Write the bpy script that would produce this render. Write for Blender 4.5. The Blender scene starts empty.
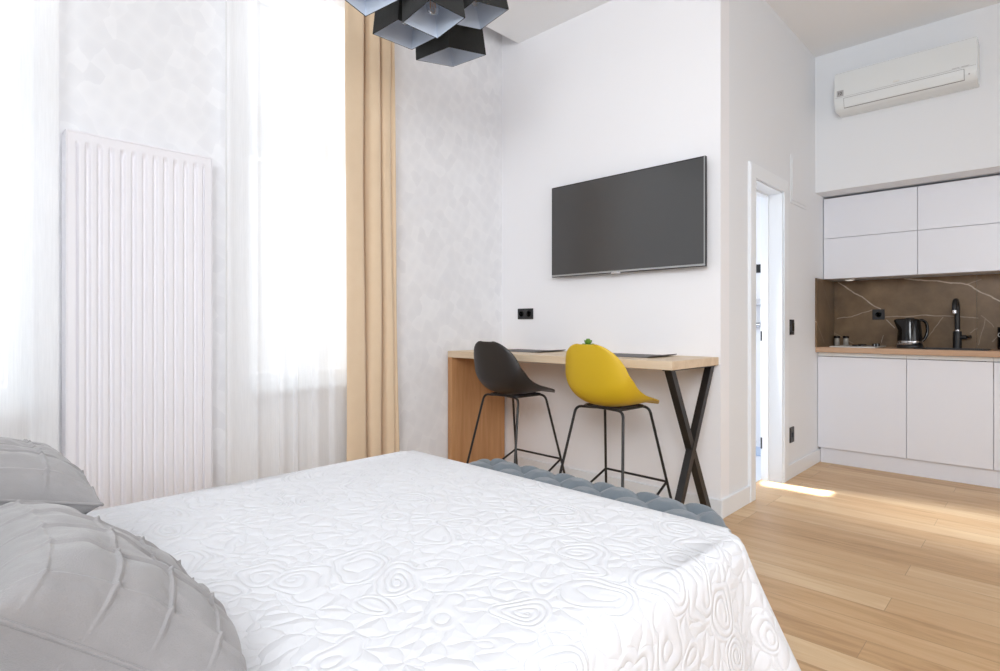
import bpy, bmesh, math, random
from mathutils import Vector, Matrix, noise
random.seed(4)
PI = math.pi
scene = bpy.context.scene
COL = scene.collection

# ------------------------------------------------------------------ camera
YAW = math.atan2(551, 570)
cam_d = bpy.data.cameras.new('camera')
cam = bpy.data.objects.new('camera', cam_d)
COL.objects.link(cam)
cam.location = (0, 0, 1.1)
cam.rotation_euler = (PI/2, 0, YAW)
cam_d.sensor_fit = 'HORIZONTAL'
cam_d.sensor_width = 36
cam_d.lens = 36*570/1000
cam_d.shift_y = -0.010
cam_d.clip_start = 0.02
scene.camera = cam

# ------------------------------------------------------------------ world, lights, exposure
world = bpy.data.worlds.new('daylight_sky')
scene.world = world
world.use_nodes = True
bg = world.node_tree.nodes['Background']
bg.inputs['Color'].default_value = (0.93, 0.96, 1.0, 1)
bg.inputs['Strength'].default_value = 0.9

def area_light(name, loc, target, sx, sy, power, color=(1, 1, 1), spread=PI):
    d = bpy.data.lights.new(name, 'AREA')
    d.shape = 'RECTANGLE'
    d.size, d.size_y, d.energy, d.color, d.spread = sx, sy, power, color, spread
    o = bpy.data.objects.new(name, d)
    COL.objects.link(o)
    o.location = loc
    o.rotation_euler = (Vector(target)-Vector(loc)).to_track_quat('-Z', 'Y').to_euler()
    return o
# daylight entering by the two tall windows of the left wall
area_light('window_daylight', (-3.42, -0.18, 1.9), (0, -0.18, 1.3), 1.1, 2.2, 34, (0.93, 0.97, 1.0))
area_light('window_daylight', (-3.42, 1.70, 1.9), (0, 1.70, 1.3), 1.0, 2.2, 30, (0.93, 0.97, 1.0))
# added soft fill lights around and above the camera
area_light('room_fill', (0.1, -1.25, 2.3), (-2.2, 3.2, 1.1), 2.4, 1.5, 76, (0.915, 0.957, 1.0), math.radians(125))
area_light('room_fill', (1.6, 0.6, 1.6), (-3.0, 1.0, 0.9), 1.8, 1.8, 10.5, (0.915, 0.957, 1.0), math.radians(95))
area_light('low_fill', (2.3, 0.7, 0.95), (-1.6, 3.2, 0.5), 1.4, 1.5, 5, (0.915, 0.957, 1.0), math.radians(120))  # added low fill for the lower walls and floor
area_light('side_fill', (2.3, 3.0, 1.0), (-0.9, 4.6, 0.3), 1.4, 1.6, 7, (0.915, 0.957, 1.0), math.radians(120))  # added fill for the side wall and kitchen floor
area_light('ceiling_fill', (-1.5, 0.9, 3.15), (-1.6, 1.0, 0), 2.0, 2.2, 5, (0.92, 0.97, 1.0))  # added fill standing in for light bounced off the ceiling
area_light('upward_fill', (-0.5, -0.7, 2.2), (-1.0, 0.6, 3.24), 0.5, 0.5, 6, (0.90, 0.96, 1.0), math.radians(110))  # added fill aimed upwards to brighten the ceiling
# the lit bathroom behind the doorway
area_light('bathroom_lamp', (-2.9, 4.15, 1.5), (-1.0, 4.25, 0.6), 0.7, 1.4, 24, (0.94, 0.975, 1.0))
area_light('bathroom_strip_beam', (-2.35, 4.10, 2.2), (-1.25, 4.195, 0), 0.24, 0.38, 1.7, (0.90, 0.96, 1.0), math.radians(1.5))  # added narrow beam, shaped to draw the bright strip on the floor
area_light('bathroom_spill', (-2.7, 3.98, 1.75), (0.3, 4.3, 0.0), 0.4, 0.5, 5.5, (0.92, 0.965, 1.0), math.radians(36))  # added softer beam that widens the glow across the floor

scene.view_settings.view_transform = 'Standard'
scene.view_settings.look = 'None'
scene.view_settings.gamma = 1.0
scene.view_settings.use_curve_mapping = False
scene.view_settings.exposure = 0.13
try:
    scene.cycles.max_bounces = 14
    scene.cycles.diffuse_bounces = 7
    scene.cycles.transparent_max_bounces = 16
    scene.cycles.use_denoising = True
    scene.cycles.sample_clamp_indirect = 8
    scene.cycles.caustics_reflective = False
    scene.cycles.caustics_refractive = False
except Exception:
    pass

# ------------------------------------------------------------------ materials
def lin(c):
    return tuple(((v/255)/12.92 if v/255 <= 0.04045 else ((v/255+0.055)/1.055)**2.4) for v in c)

class NT:
    """Small helper around one material's node tree."""
    def __init__(self, name):
        self.m = bpy.data.materials.new(name)
        self.m.use_nodes = True
        self.t = self.m.node_tree
        self.b = self.t.nodes['Principled BSDF']
    def n(self, kind, **kw):
        nd = self.t.nodes.new(kind)
        for k, v in kw.items():
            setattr(nd, k, v)
        return nd
    def put(self, sock, v):
        if isinstance(v, bpy.types.NodeSocket):
            self.t.links.new(v, sock)
        elif v is not None:
            if sock.type == 'RGBA' and len(v) == 3:
                v = (*v, 1)
            sock.default_value = v
    def math(self, op, a, b=None, c=None, clamp=False):
        nd = self.n('ShaderNodeMath', operation=op, use_clamp=clamp)
        for i, v in enumerate((a, b, c)):
            if v is not None:
                self.put(nd.inputs[i], v)
        return nd.outputs[0]
    def vmath(self, op, a, b=None, scale=None):
        nd = self.n('ShaderNodeVectorMath', operation=op)
        self.put(nd.inputs[0], a)
        if b is not None:
            self.put(nd.inputs[1], b)
        if scale is not None:
            self.put(nd.inputs['Scale'], scale)
        return nd.outputs['Value'] if op in ('DOT_PRODUCT', 'LENGTH', 'DISTANCE') else nd.outputs[0]
    def coords(self, scale=(1, 1, 1), rot=(0, 0, 0), loc=(0, 0, 0)):
        tc = self.n('ShaderNodeTexCoord')
        mp = self.n('ShaderNodeMapping')
        self.put(mp.inputs['Vector'], tc.outputs['Object'])
        mp.inputs['Scale'].default_value = scale
        mp.inputs['Rotation'].default_value = rot
        mp.inputs['Location'].default_value = loc
        return mp.outputs[0]
    def noise(self, vec, scale, detail=3, rough=0.5):
        nd = self.n('ShaderNodeTexNoise')
        self.put(nd.inputs['Vector'], vec)
        nd.inputs['Scale'].default_value = scale
        nd.inputs['Detail'].default_value = detail
        nd.inputs['Roughness'].default_value = rough
        return nd
    def ramp(self, fac, stops):
        nd = self.n('ShaderNodeValToRGB')
        self.put(nd.inputs[0], fac)
        cr = nd.color_ramp
        while len(cr.elements) < len(stops):
            cr.elements.new(0.5)
        for e, (p, c) in zip(cr.elements, stops):
            e.position = p
            e.color = (*c, 1) if len(c) == 3 else c
        return nd.outputs[0]
    def mix(self, fac, a, b):
        nd = self.n('ShaderNodeMix', data_type='RGBA')
        self.put(nd.inputs[0], fac)
        self.put(nd.inputs[6], a)
        self.put(nd.inputs[7], b)
        return nd.outputs[2]
    def bump(self, height, strength=0.3, dist=0.01):
        nd = self.n('ShaderNodeBump')
        nd.inputs['Strength'].default_value = strength
        nd.inputs['Distance'].default_value = dist
        self.put(nd.inputs['Height'], height)
        self.t.links.new(nd.outputs[0], self.b.inputs['Normal'])
    def set(self, color=None, rough=None, metal=None, spec=None):
        if color is not None: self.put(self.b.inputs['Base Color'], color)
        if rough is not None: self.put(self.b.inputs['Roughness'], rough)
        if metal is not None: self.b.inputs['Metallic'].default_value = metal
        if spec is not None: self.b.inputs['Specular IOR Level'].default_value = spec
        return self

def plain(name, rgb, rough=0.5, metal=0.0, spec=0.5, grain=0.0, scale=80):
    k = NT(name)
    k.set(lin(rgb), rough, metal, spec)
    nz = k.noise(k.coords(), scale, 2)
    if grain:
        k.bump(nz.outputs[0], grain, 0.004)
    else:
        r = k.math('MULTIPLY_ADD', nz.outputs[0], 0.02, rough-0.01)
        k.put(k.b.inputs['Roughness'], r)
    return k.m

M = {}
M['wall'] = plain('white_wall_paint', (242, 242, 245), 0.75, spec=0.2, grain=0.05, scale=160)
M['side_wall'] = plain('pale_wall_paint', (233, 236, 240), 0.75, spec=0.2, grain=0.05, scale=160)
M['ceiling'] = plain('white_ceiling_paint', (242, 243, 244), 0.85, spec=0.1, grain=0.04, scale=120)
M['trim'] = plain('white_satin_trim', (236, 240, 244), 0.35)
M['white_lacquer'] = plain('white_lacquer', (231, 234, 242), 0.32)
M['white_plastic'] = plain('white_plastic', (226, 230, 231), 0.24)
M['grey_line'] = plain('grey_gap', (120, 120, 122), 0.6)
M['radiator'] = plain('white_radiator_enamel', (236, 234, 238), 0.35)
M['black_metal'] = plain('black_powder_coated_metal', (30, 28, 28), 0.38)
M['black_plastic'] = plain('black_plastic', (34, 34, 36), 0.4)
M['black_shell'] = plain('matt_black_shell', (40, 36, 35), 0.42, grain=0.03, scale=300)
M['yellow_shell'] = plain('matt_yellow_shell', (208, 172, 30), 0.5, grain=0.03, scale=300)
M['gloss_black'] = plain('gloss_black', (14, 14, 15), 0.12)
M['screen'] = plain('tv_screen', (54, 54, 55), 0.3, spec=1.0)
M['chrome'] = plain('brushed_chrome', (200, 200, 202), 0.22, metal=1.0)
M['steel_trim'] = plain('silver_trim', (176, 177, 178), 0.3, metal=0.6)
M['dark_steel'] = plain('dark_steel', (70, 70, 72), 0.35, metal=0.6)
M['placemat'] = plain('grey_woven_placemat', (120, 117, 118), 0.8, grain=0.5, scale=500)
M['pot'] = plain('white_ceramic', (225, 224, 220), 0.25)
M['leaf'] = plain('succulent_green', (98, 140, 48), 0.5)
M['grey_glass'] = plain('grey_frosted_glass', (168, 165, 158), 0.25)
M['bath_floor'] = plain('pale_bathroom_tile', (226, 230, 236), 0.3)
M['bath_mat'] = plain('blue_bath_mat', (186, 200, 222), 0.95, grain=0.5, scale=300)
M['bath_grey'] = plain('grey_stone_ledge', (190, 190, 194), 0.4)
M['mattress'] = plain('mattress_ticking', (236, 236, 238), 0.9, grain=0.2, scale=300)
M['label_grey'] = plain('grey_label', (172, 172, 174), 0.5)
M['label_black'] = plain('black_print', (40, 40, 42), 0.5)

def fabric(name, rgb, rgb2, weave=900, rough=0.95, strength=0.25, sheen=0.3):
    k = NT(name)
    c = k.coords()
    n1 = k.noise(c, 14, 4)
    k.set(k.mix(n1.outputs[0], lin(rgb), lin(rgb2)), rough, spec=0.15)
    k.b.inputs['Sheen Weight'].default_value = sheen
    k.b.inputs['Sheen Roughness'].default_value = 0.6
    n2 = k.noise(c, weave, 2)
    n3 = k.noise(c, 40, 3)
    k.bump(k.math('ADD', k.math('MULTIPLY', n2.outputs[0], 0.35), n3.outputs[0]), strength, 0.004)
    return k.m
M['linen'] = fabric('grey_linen', (132, 130, 131), (150, 147, 147), 500, strength=0.45)
M['velvet'] = fabric('slate_blue_velvet', (90, 100, 108), (108, 117, 125), 900, sheen=0.3)
M['headboard'] = fabric('slate_teal_velvet', (84, 104, 108), (104, 122, 126), 900)
M['curtain'] = fabric('beige_satin_curtain', (219, 194, 163), (225, 202, 173), 900, rough=0.6, strength=0.1)
M['shade_black'] = fabric('black_fabric_shade', (26, 26, 26), (36, 37, 36), 1200, rough=0.8, strength=0.2, sheen=0.1)
M['shade_white'] = plain('white_shade_lining', (206, 216, 230), 0.7, grain=0.1, scale=300)  # white lining with the blue cast of sky light put into its colour

# sheer voile: part open weave, part translucent cloth
k = NT('white_sheer_voile')
out = k.t.nodes['Material Output']
tr = k.n('ShaderNodeBsdfTransparent')
tl = k.n('ShaderNodeBsdfTranslucent')
df = k.n('ShaderNodeBsdfDiffuse')
tl.inputs[0].default_value = (0.96, 0.97, 0.98, 1)
df.inputs[0].default_value = (0.98, 0.98, 0.985, 1)
m1 = k.n('ShaderNodeMixShader'); m2 = k.n('ShaderNodeMixShader')
m1.inputs[0].default_value = 0.68
k.t.links.new(tl.outputs[0], m1.inputs[1]); k.t.links.new(df.outputs[0], m1.inputs[2])
wv = k.noise(k.coords((60, 60, 3)), 3.0, 2)
k.put(m2.inputs[0], k.math('MULTIPLY_ADD', wv.outputs[0], 0.10, 0.68))
k.t.links.new(tr.outputs[0], m2.inputs[1]); k.t.links.new(m1.outputs[0], m2.inputs[2])
k.t.links.new(m2.outputs[0], out.inputs['Surface'])
M['sheer'] = k.m

# clear glass (window panes, bulbs)
k = NT('clear_glass')
out = k.t.nodes['Material Output']
tr = k.n('ShaderNodeBsdfTransparent'); gl = k.n('ShaderNodeBsdfGlossy')
gl.inputs['Roughness'].default_value = 0.03
fr = k.n('ShaderNodeFresnel'); fr.inputs[0].default_value = 1.45
ms = k.n('ShaderNodeMixShader')
k.t.links.new(fr.outputs[0], ms.inputs[0]); k.t.links.new(tr.outputs[0], ms.inputs[1]); k.t.links.new(gl.outputs[0], ms.inputs[2])
k.t.links.new(ms.outputs[0], out.inputs['Surface'])
M['glass'] = k.m
k = NT('bulb_glass')
out = k.t.nodes['Material Output']
tr = k.n('ShaderNodeBsdfTransparent'); gl = k.n('ShaderNodeBsdfGlossy')
gl.inputs['Roughness'].default_value = 0.08
lw = k.n('ShaderNodeLayerWeight'); lw.inputs[0].default_value = 0.35
ms = k.n('ShaderNodeMixShader')
k.put(ms.inputs[0], k.math('MULTIPLY_ADD', lw.outputs['Facing'], 0.6, 0.12))
k.t.links.new(tr.outputs[0], ms.inputs[1]); k.t.links.new(gl.outputs[0], ms.inputs[2])
k.t.links.new(ms.outputs[0], out.inputs['Surface'])
M['bulb_glass'] = k.m

# wallpaper with pale tumbling leaf lozenges
k = NT('pale_patterned_wallpaper')
c = k.coords((1, 11, 9.0), rot=(0.5, 0, 0))
wz = k.noise(c, 0.9, 2)
cw = k.vmath('ADD', c, k.vmath('SCALE', wz.outputs['Color'], scale=0.55))
vo = k.n('ShaderNodeTexVoronoi', voronoi_dimensions='3D'); k.put(vo.inputs['Vector'], cw)
vo.inputs['Scale'].default_value = 1.3; vo.inputs['Randomness'].default_value = 0.55
lum = k.n('ShaderNodeSeparateColor'); k.put(lum.inputs[0], vo.outputs['Color'])
f = k.math('ADD', k.math('MULTIPLY', lum.outputs[0], 0.55), k.math('MULTIPLY', vo.outputs['Distance'], 0.5))
k.set(k.ramp(f, [(0.1, lin((227, 227, 230))), (0.9, lin((238, 238, 240)))]), 0.7, spec=0.2)
M['wallpaper'] = k.m

# oak floor boards running along X
k = NT('oak_plank_floor')
c = k.coords()
br = k.n('ShaderNodeTexBrick')
k.put(br.inputs['Vector'], c)
br.offset = 0.37; br.offset_frequency = 3
br.inputs['Color1'].default_value = (0, 0, 0, 1); br.inputs['Color2'].default_value = (1, 1, 1, 1)
br.inputs['Mortar'].default_value = (0.5, 0.5, 0.5, 1)
br.inputs['Scale'].default_value = 1.0
br.inputs['Mortar Size'].default_value = 0.0012
br.inputs['Mortar Smooth'].default_value = 0.1
br.inputs['Brick Width'].default_value = 1.25
br.inputs['Row Height'].default_value = 0.145
sep = k.n('ShaderNodeSeparateXYZ'); k.put(sep.inputs[0], c)
rnd = k.n('ShaderNodeSeparateColor'); k.put(rnd.inputs[0], br.outputs['Color'])
cmb = k.n('ShaderNodeCombineXYZ')
k.put(cmb.inputs[0], k.math('MULTIPLY_ADD', rnd.outputs[0], 9.0, sep.outputs[0]))
k.put(cmb.inputs[1], k.math('MULTIPLY_ADD', rnd.outputs[0], 17.0, k.math('MULTIPLY', sep.outputs[1], 9.0)))
k.put(cmb.inputs[2], rnd.outputs[0])
g1 = k.noise(cmb.outputs[0], 1.6, 6, 0.6)
g1.inputs['Distortion'].default_value = 1.2
fine = k.noise(k.vmath('MULTIPLY', cmb.outputs[0], (1.0, 6.0, 1.0)), 7, 4, 0.7)
tone = k.math('ADD', k.math('MULTIPLY', rnd.outputs[0], 0.28), k.math('ADD', k.math('MULTIPLY', g1.outputs[0], 0.60), k.math('MULTIPLY', fine.outputs[0], 0.26)))
wood = k.ramp(tone, [(0.22, lin((154, 114, 74))), (0.5, lin((204, 166, 122))), (0.85, lin((228, 201, 162)))])
col = k.mix(k.math('MULTIPLY', br.outputs['Fac'], 0.55), wood, lin((120, 88, 60)))
k.set(col, k.math('MULTIPLY_ADD', fine.outputs[0], 0.12, 0.33), spec=0.45)
k.bump(k.math('SUBTRACT', k.math('MULTIPLY', fine.outputs[0], 0.25), br.outputs['Fac']), 0.12, 0.003)
M['floor'] = k.m

def oak(name, c1, c2, c3, axis, grain=1.0):
    k = NT(name)
    sc = [26, 26, 26]; sc[axis] = 1.6
    c = k.coords(tuple(sc))
    a = k.noise(c, 0.55*grain, 5, 0.6); a.inputs['Distortion'].default_value = 0.8
    b = k.noise(c, 4.0, 3, 0.7)
    k.set(k.ramp(k.math('ADD', k.math('MULTIPLY', a.outputs[0], 0.8), k.math('MULTIPLY', b.outputs[0], 0.2)), [(0.3, lin(c1)), (0.5, lin(c2)), (0.72, lin(c3))]), 0.45, spec=0.35)
    k.bump(b.outputs[0], 0.06, 0.002)
    return k.m
M['oak_desk'] = oak('desk_oak_top', (206, 182, 152), (218, 196, 168), (228, 208, 182), 0)
M['oak_panel'] = oak('desk_oak_side', (166, 118, 76), (186, 138, 94), (200, 153, 108), 2)
M['oak_counter'] = oak('worktop_oak', (168, 136, 110), (186, 153, 126), (200, 170, 144), 0)

# white quilted coverlet: puffy cells, swirled rings and leaves
k = NT('white_quilted_coverlet')
c = k.coords()
wz = k.noise(c, 6.0, 2)
cw = k.vmath('ADD', c, k.vmath('SCALE', wz.outputs['Color'], scale=0.14))
v1 = k.n('ShaderNodeTexVoronoi', voronoi_dimensions='3D', feature='F1')          # lobed petals
k.put(v1.inputs['Vector'], cw); v1.inputs['Scale'].default_value = 20.0
v1e = k.n('ShaderNodeTexVoronoi', voronoi_dimensions='3D', feature='DISTANCE_TO_EDGE')
k.put(v1e.inputs['Vector'], cw); v1e.inputs['Scale'].default_value = 20.0
petal = k.math('POWER', k.math('MULTIPLY', v1e.outputs['Distance'], 2.6, clamp=True), 0.6)
v2 = k.n('ShaderNodeTexVoronoi', voronoi_dimensions='3D', feature='F1')          # scrolls curling round their centres
wz3 = k.noise(c, 7.0, 1)
k.put(v2.inputs['Vector'], k.vmath('ADD', c, k.vmath('SCALE', wz3.outputs['Color'], scale=0.13))); v2.inputs['Scale'].default_value = 6.6
dv = k.n('ShaderNodeSeparateXYZ')
k.put(dv.inputs[0], k.vmath('SUBTRACT', k.vmath('ADD', c, k.vmath('SCALE', wz3.outputs['Color'], scale=0.13)), v2.outputs['Position']))
ang = k.math('MULTIPLY', k.math('ARCTAN2', dv.outputs[1], k.math('ADD', dv.outputs[0], dv.outputs[2])), 0.5)
band = k.math('POWER', k.math('ABSOLUTE', k.math('SINE', k.math('MULTIPLY_ADD', v2.outputs['Distance'], 25.0, ang))), 0.5)
zone = k.noise(c, 3.4, 1)
msk = k.math('MULTIPLY', k.math('SUBTRACT', 0.44, k.math('MULTIPLY_ADD', zone.outputs[0], 0.35, k.math('MULTIPLY', v2.outputs['Distance'], 0.55))), 30.0, clamp=True)
hgt = k.math('ADD', k.math('MULTIPLY', band, msk), k.math('MULTIPLY', petal, k.math('SUBTRACT', 1.0, msk)))
k.set(lin((220, 221, 225)), 0.9, spec=0.12)
k.b.inputs['Sheen Weight'].default_value = 0.2
k.bump(hgt, 0.42, 0.012)
M['coverlet'] = k.m

# brown marble with pale veins, drawn as segments in object space (x along the wall, z up)
def marble(name, segs, axis):
    k = NT(name)
    c = k.coords()
    wz = k.noise(c, 9.0, 3)
    cw = k.vmath('ADD', c, k.vmath('SCALE', k.vmath('SUBTRACT', wz.outputs['Color'], (0.5, 0.5, 0.5)), scale=0.035))
    sp = k.n('ShaderNodeSeparateXYZ'); k.put(sp.inputs[0], cw)
    u, v = sp.outputs[axis], sp.outputs[2]
    total = None
    for (x0, z0), (x1, z1), w, s in segs:
        dx, dz = x1-x0, z1-z0
        L = math.hypot(dx, dz)
        dx, dz = dx/L, dz/L
        along = k.math('ADD', k.math('MULTIPLY', k.math('SUBTRACT', u, x0), dx), k.math('MULTIPLY', k.math('SUBTRACT', v, z0), dz))
        perp = k.math('ABSOLUTE', k.math('ADD', k.math('MULTIPLY', k.math('SUBTRACT', u, x0), -dz), k.math('MULTIPLY', k.math('SUBTRACT', v, z0), dx)))
        over = k.math('ABSOLUTE', k.math('SUBTRACT', along, L/2))
        over = k.math('MAXIMUM', k.math('SUBTRACT', over, L/2), 0.0)
        dist = k.math('ADD', perp, over)
        val = k.math('MULTIPLY', k.math('SUBTRACT', 1.0, k.math('DIVIDE', dist, w), clamp=True), s)
        total = val if total is None else k.math('MAXIMUM', total, val)
    cloud = k.noise(c, 5.0, 5, 0.6)
    brk = k.noise(c, 26.0, 3)
    fac = k.math('MULTIPLY', total, k.math('MULTIPLY_ADD', brk.outputs[0], 1.2, 0.25), clamp=True)
    base = k.ramp(cloud.outputs[0], [(0.3, lin((96, 77, 56))), (0.7, lin((132, 109, 82)))])
    k.set(k.mix(fac, base, lin((214, 200, 184))), 0.32, spec=0.4)
    return k.m
def chain(pts, w, s):
    return [(a, b, w, s) for a, b in zip(pts, pts[1:])]
veins = []
veins += chain([(-1.31, 1.469), (-1.007, 1.229)], 0.0065, 1.0)
veins += chain([(-1.313, 1.16), (-1.203, 1.18), (-1.06, 1.23)], 0.005, 0.6)
veins += chain([(-0.974, 1.169), (-0.729, 1.179), (-0.396, 1.156)], 0.005, 0.65)
veins += chain([(-0.967, 1.146), (-0.903, 1.084)], 0.005, 0.7)
veins += chain([(-0.598, 1.158), (-0.729, 0.958)], 0.004, 0.5)
veins += chain([(-0.84, 1.475), (-0.598, 1.436), (-0.451, 1.407), (-0.268, 1.273), (-0.02, 1.10)], 0.007, 1.0)
veins += chain([(-0.462, 1.408), (-0.374, 1.446)], 0.004, 0.5)
veins += chain([(-0.396, 1.078), (-0.434, 1.043)], 0.004, 0.8)
veins += chain([(-0.994, 0.96), (-0.981, 1.014)], 0.004, 0.6)
veins += chain([(-0.352, 1.149), (-0.385, 0.951)], 0.0035, 0.5)
veins += chain([(-0.374, 1.177), (-0.299, 1.093)], 0.004, 0.5)
veins += chain([(-0.31, 0.981), (-0.283, 1.023)], 0.004, 0.5)
veins += chain([(-1.339, 1.042), (-1.196, 0.947)], 0.0035, 0.4)
M['marble'] = marble('brown_marble', veins, 0)
M['marble_side'] = marble('brown_marble_return', chain([(4.984, 1.152), (5.221, 0.951)], 0.005, 0.6) + chain([(5.15, 1.46), (5.45, 1.2)], 0.004, 0.35), 1)

k = NT('small_lamp_glow')
k.set((0.9, 0.88, 0.82), 0.4)
k.b.inputs['Emission Color'].default_value = (1, 0.96, 0.88, 1)
k.b.inputs['Emission Strength'].default_value = 0.6
nz = k.noise(k.coords(), 50, 2); k.put(k.b.inputs['Roughness'], k.math('MULTIPLY_ADD', nz.outputs[0], 0.1, 0.4))
M['downlight'] = k.m
M['filament'] = plain('amber_filament', (214, 170, 120), 0.4)

# ------------------------------------------------------------------ mesh helpers
def box(bm, x0, x1, y0, y1, z0, z1, bevel=0.0, seg=2):
    r = bmesh.ops.create_cube(bm, size=1.0)
    vs = r['verts']
    for v in vs:
        v.co = Vector(((x0+x1)/2+v.co.x*(x1-x0), (y0+y1)/2+v.co.y*(y1-y0), (z0+z1)/2+v.co.z*(z1-z0)))
    if bevel > 0:
        es = list({e for v in vs for e in v.link_edges})
        bmesh.ops.bevel(bm, geom=es, offset=bevel, segments=seg, profile=0.5, affect='EDGES')
    return bm

def tube(bm, pts, r, seg=10, closed=False):
    pts = [Vector(p) for p in pts]
    n = len(pts)
    rs = r if isinstance(r, (list, tuple)) else [r]*n
    rings = []
    up = None
    for i, p in enumerate(pts):
        if closed:
            d = (pts[(i+1) % n]-pts[i-1]).normalized()
        else:
            d = (pts[min(i+1, n-1)]-pts[max(i-1, 0)]).normalized()
        if up is None:
            up = Vector((0, 0, 1)) if abs(d.z) < 0.9 else Vector((1, 0, 0))
        a = d.cross(up).normalized()
        up = a.cross(d).normalized()
        rings.append([bm.verts.new(p+(a*math.cos(2*PI*j/seg)+up*math.sin(2*PI*j/seg))*rs[i]) for j in range(seg)])
    m = n if closed else n-1
    for i in range(m):
        A, B = rings[i], rings[(i+1) % n]
        for j in range(seg):
            bm.faces.new((A[j], A[(j+1) % seg], B[(j+1) % seg], B[j]))
    if not closed:
        bm.faces.new(rings[0][::-1]); bm.faces.new(rings[-1])
    return bm

def fillet(pts, rad, n=5):
    """Round the inner corners of a polyline."""
    pts = [Vector(p) for p in pts]
    res = [pts[0]]
    for a, b, c in zip(pts, pts[1:], pts[2:]):
        u = (a-b); v = (c-b)
        t = min(rad, u.length*0.45, v.length*0.45)
        p, q = b+u.normalized()*t, b+v.normalized()*t
        for i in range(n+1):
            s = i/n
            res.append(p*(1-s)**2+b*2*s*(1-s)+q*s*s)
    res.append(pts[-1])
    return res

def lathe(bm, prof, cx=0, cy=0, seg=24, cap=True):
    rings = []
    for r, z in prof:
        rings.append([bm.verts.new((cx+r*math.cos(2*PI*j/seg), cy+r*math.sin(2*PI*j/seg), z)) for j in range(seg)])
    for A, B in zip(rings, rings[1:]):
        for j in range(seg):
            bm.faces.new((A[j], A[(j+1) % seg], B[(j+1) % seg], B[j]))
    if cap:
        bm.faces.new(rings[0][::-1]); bm.faces.new(rings[-1])
    return bm

def prism(bm, poly, axis, a, b):
    """Extrude a 2-D polygon along an axis: 0 -> poly is (y,z), 1 -> (x,z), 2 -> (x,y)."""
    def P(p, t):
        return (t, p[0], p[1]) if axis == 0 else (p[0], t, p[1]) if axis == 1 else (p[0], p[1], t)
    A = [bm.verts.new(P(p, a)) for p in poly]
    B = [bm.verts.new(P(p, b)) for p in poly]
    n = len(poly)
    for i in range(n):
        bm.faces.new((A[i], A[(i+1) % n], B[(i+1) % n], B[i]))
    bm.faces.new(A[::-1]); bm.faces.new(B)
    return bm

def grid(bm, f, nu, nv, flip=False):
    vs = [[bm.verts.new(f(i/nu, j/nv)) for j in range(nv+1)] for i in range(nu+1)]
    for i in range(nu):
        for j in range(nv):
            q = (vs[i][j], vs[i+1][j], vs[i+1][j+1], vs[i][j+1])
            bm.faces.new(q[::-1] if flip else q)
    return vs

def obj(name, bm, mat, parent=None, smooth=False, auto=None, recalc=True):
    if recalc:
        bmesh.ops.recalc_face_normals(bm, faces=bm.faces[:])
    me = bpy.data.meshes.new(name)
    bm.to_mesh(me); bm.free()
    for m in (mat if isinstance(mat, (list, tuple)) else [mat]):
        me.materials.append(m)
    o = bpy.data.objects.new(name, me)
    COL.objects.link(o)
    if smooth:
        for p in me.polygons: p.use_smooth = True
        if auto:
            me.set_sharp_from_angle(angle=math.radians(auto))
    if parent is not None:
        o.parent = parent
        o.matrix_parent_inverse = Matrix.Translation(-Vector(parent.location)) if parent.rotation_euler.z == 0 else parent.matrix_basis.inverted()
    return o

def thing(name, label, cat, loc, group=None):
    o = bpy.data.objects.new(name, None)
    COL.objects.link(o)
    o.location = loc
    o.empty_display_size = 0.1
    o['label'] = label; o['category'] = cat
    if group: o['group'] = group
    return o

def tag(o, label, cat, group=None):
    o['label'] = label; o['category'] = cat
    if group: o['group'] = group
    return o

def struct(name, bm, mat, label, cat, parent=None):
    o = obj(name, bm, mat, parent)
    if parent is None:
        o['kind'] = 'structure'; o['label'] = label; o['category'] = cat
    return o

def B():
    return bmesh.new()

# ------------------------------------------------------------------ dimensions
WX = -3.08          # window wall
TY = 3.207          # television wall
SX = -1.353         # wall with the doorway
KY = 5.02           # wall over the kitchen niche
NB = 5.53           # back of the kitchen niche
CZ = 3.24           # ceiling
HY = -1.35          # wall behind the headboard
RX = 2.6            # wall on the right, out of view
DY0, DY1, DZ = 3.70, 4.24, 2.035   # doorway

# ------------------------------------------------------------------ room shell
bm = B(); box(bm, WX-0.4, RX+0.15, HY-0.15, KY+0.7, -0.12, 0)
struct('floor', bm, M['floor'], 'light oak plank floor running through bedroom and kitchen', 'floor')

# window wall with its two openings
wins = [(-0.72, 0.36), (1.26, 2.08)]
WZ0, WZ1 = 0.76, 3.02
bm = B()
ys = [HY, wins[0][0], wins[0][1], wins[1][0], wins[1][1], TY+0.12]
verts = {}
def wallquad(y0, y1, z0, z1):
    box(bm, WX-0.32, WX, y0, y1, z0, z1)
wallquad(ys[0], ys[1], 0, 3.5); wallquad(ys[2], ys[3], 0, 3.5); wallquad(ys[4], ys[5], 0, 3.5)
for a, b in wins:
    wallquad(a, b, 0, WZ0); wallquad(a, b, WZ1, 3.5)
bmesh.ops.remove_doubles(bm, verts=bm.verts[:], dist=1e-5)
struct('wall_left', bm, M['wallpaper'], 'window wall papered in a pale grey leaf pattern', 'wall')

bm = B(); box(bm, WX, SX, TY, TY+0.12, 0, 3.5)
struct('wall_back', bm, M['wall'], 'white wall holding the television above the desk', 'wall')
# wall with the doorway
bm = B()
poly = [(TY+0.12, 0), (DY0, 0), (DY0, DZ), (DY1, DZ), (DY1, 0), (KY+0.65, 0), (KY+0.65, CZ), (TY+0.12, CZ)]
prism(bm, poly, 0, SX-0.137, SX)
struct('wall_side', bm, M['side_wall'], 'pale side wall with the narrow doorway beside the kitchen', 'wall')
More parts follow.
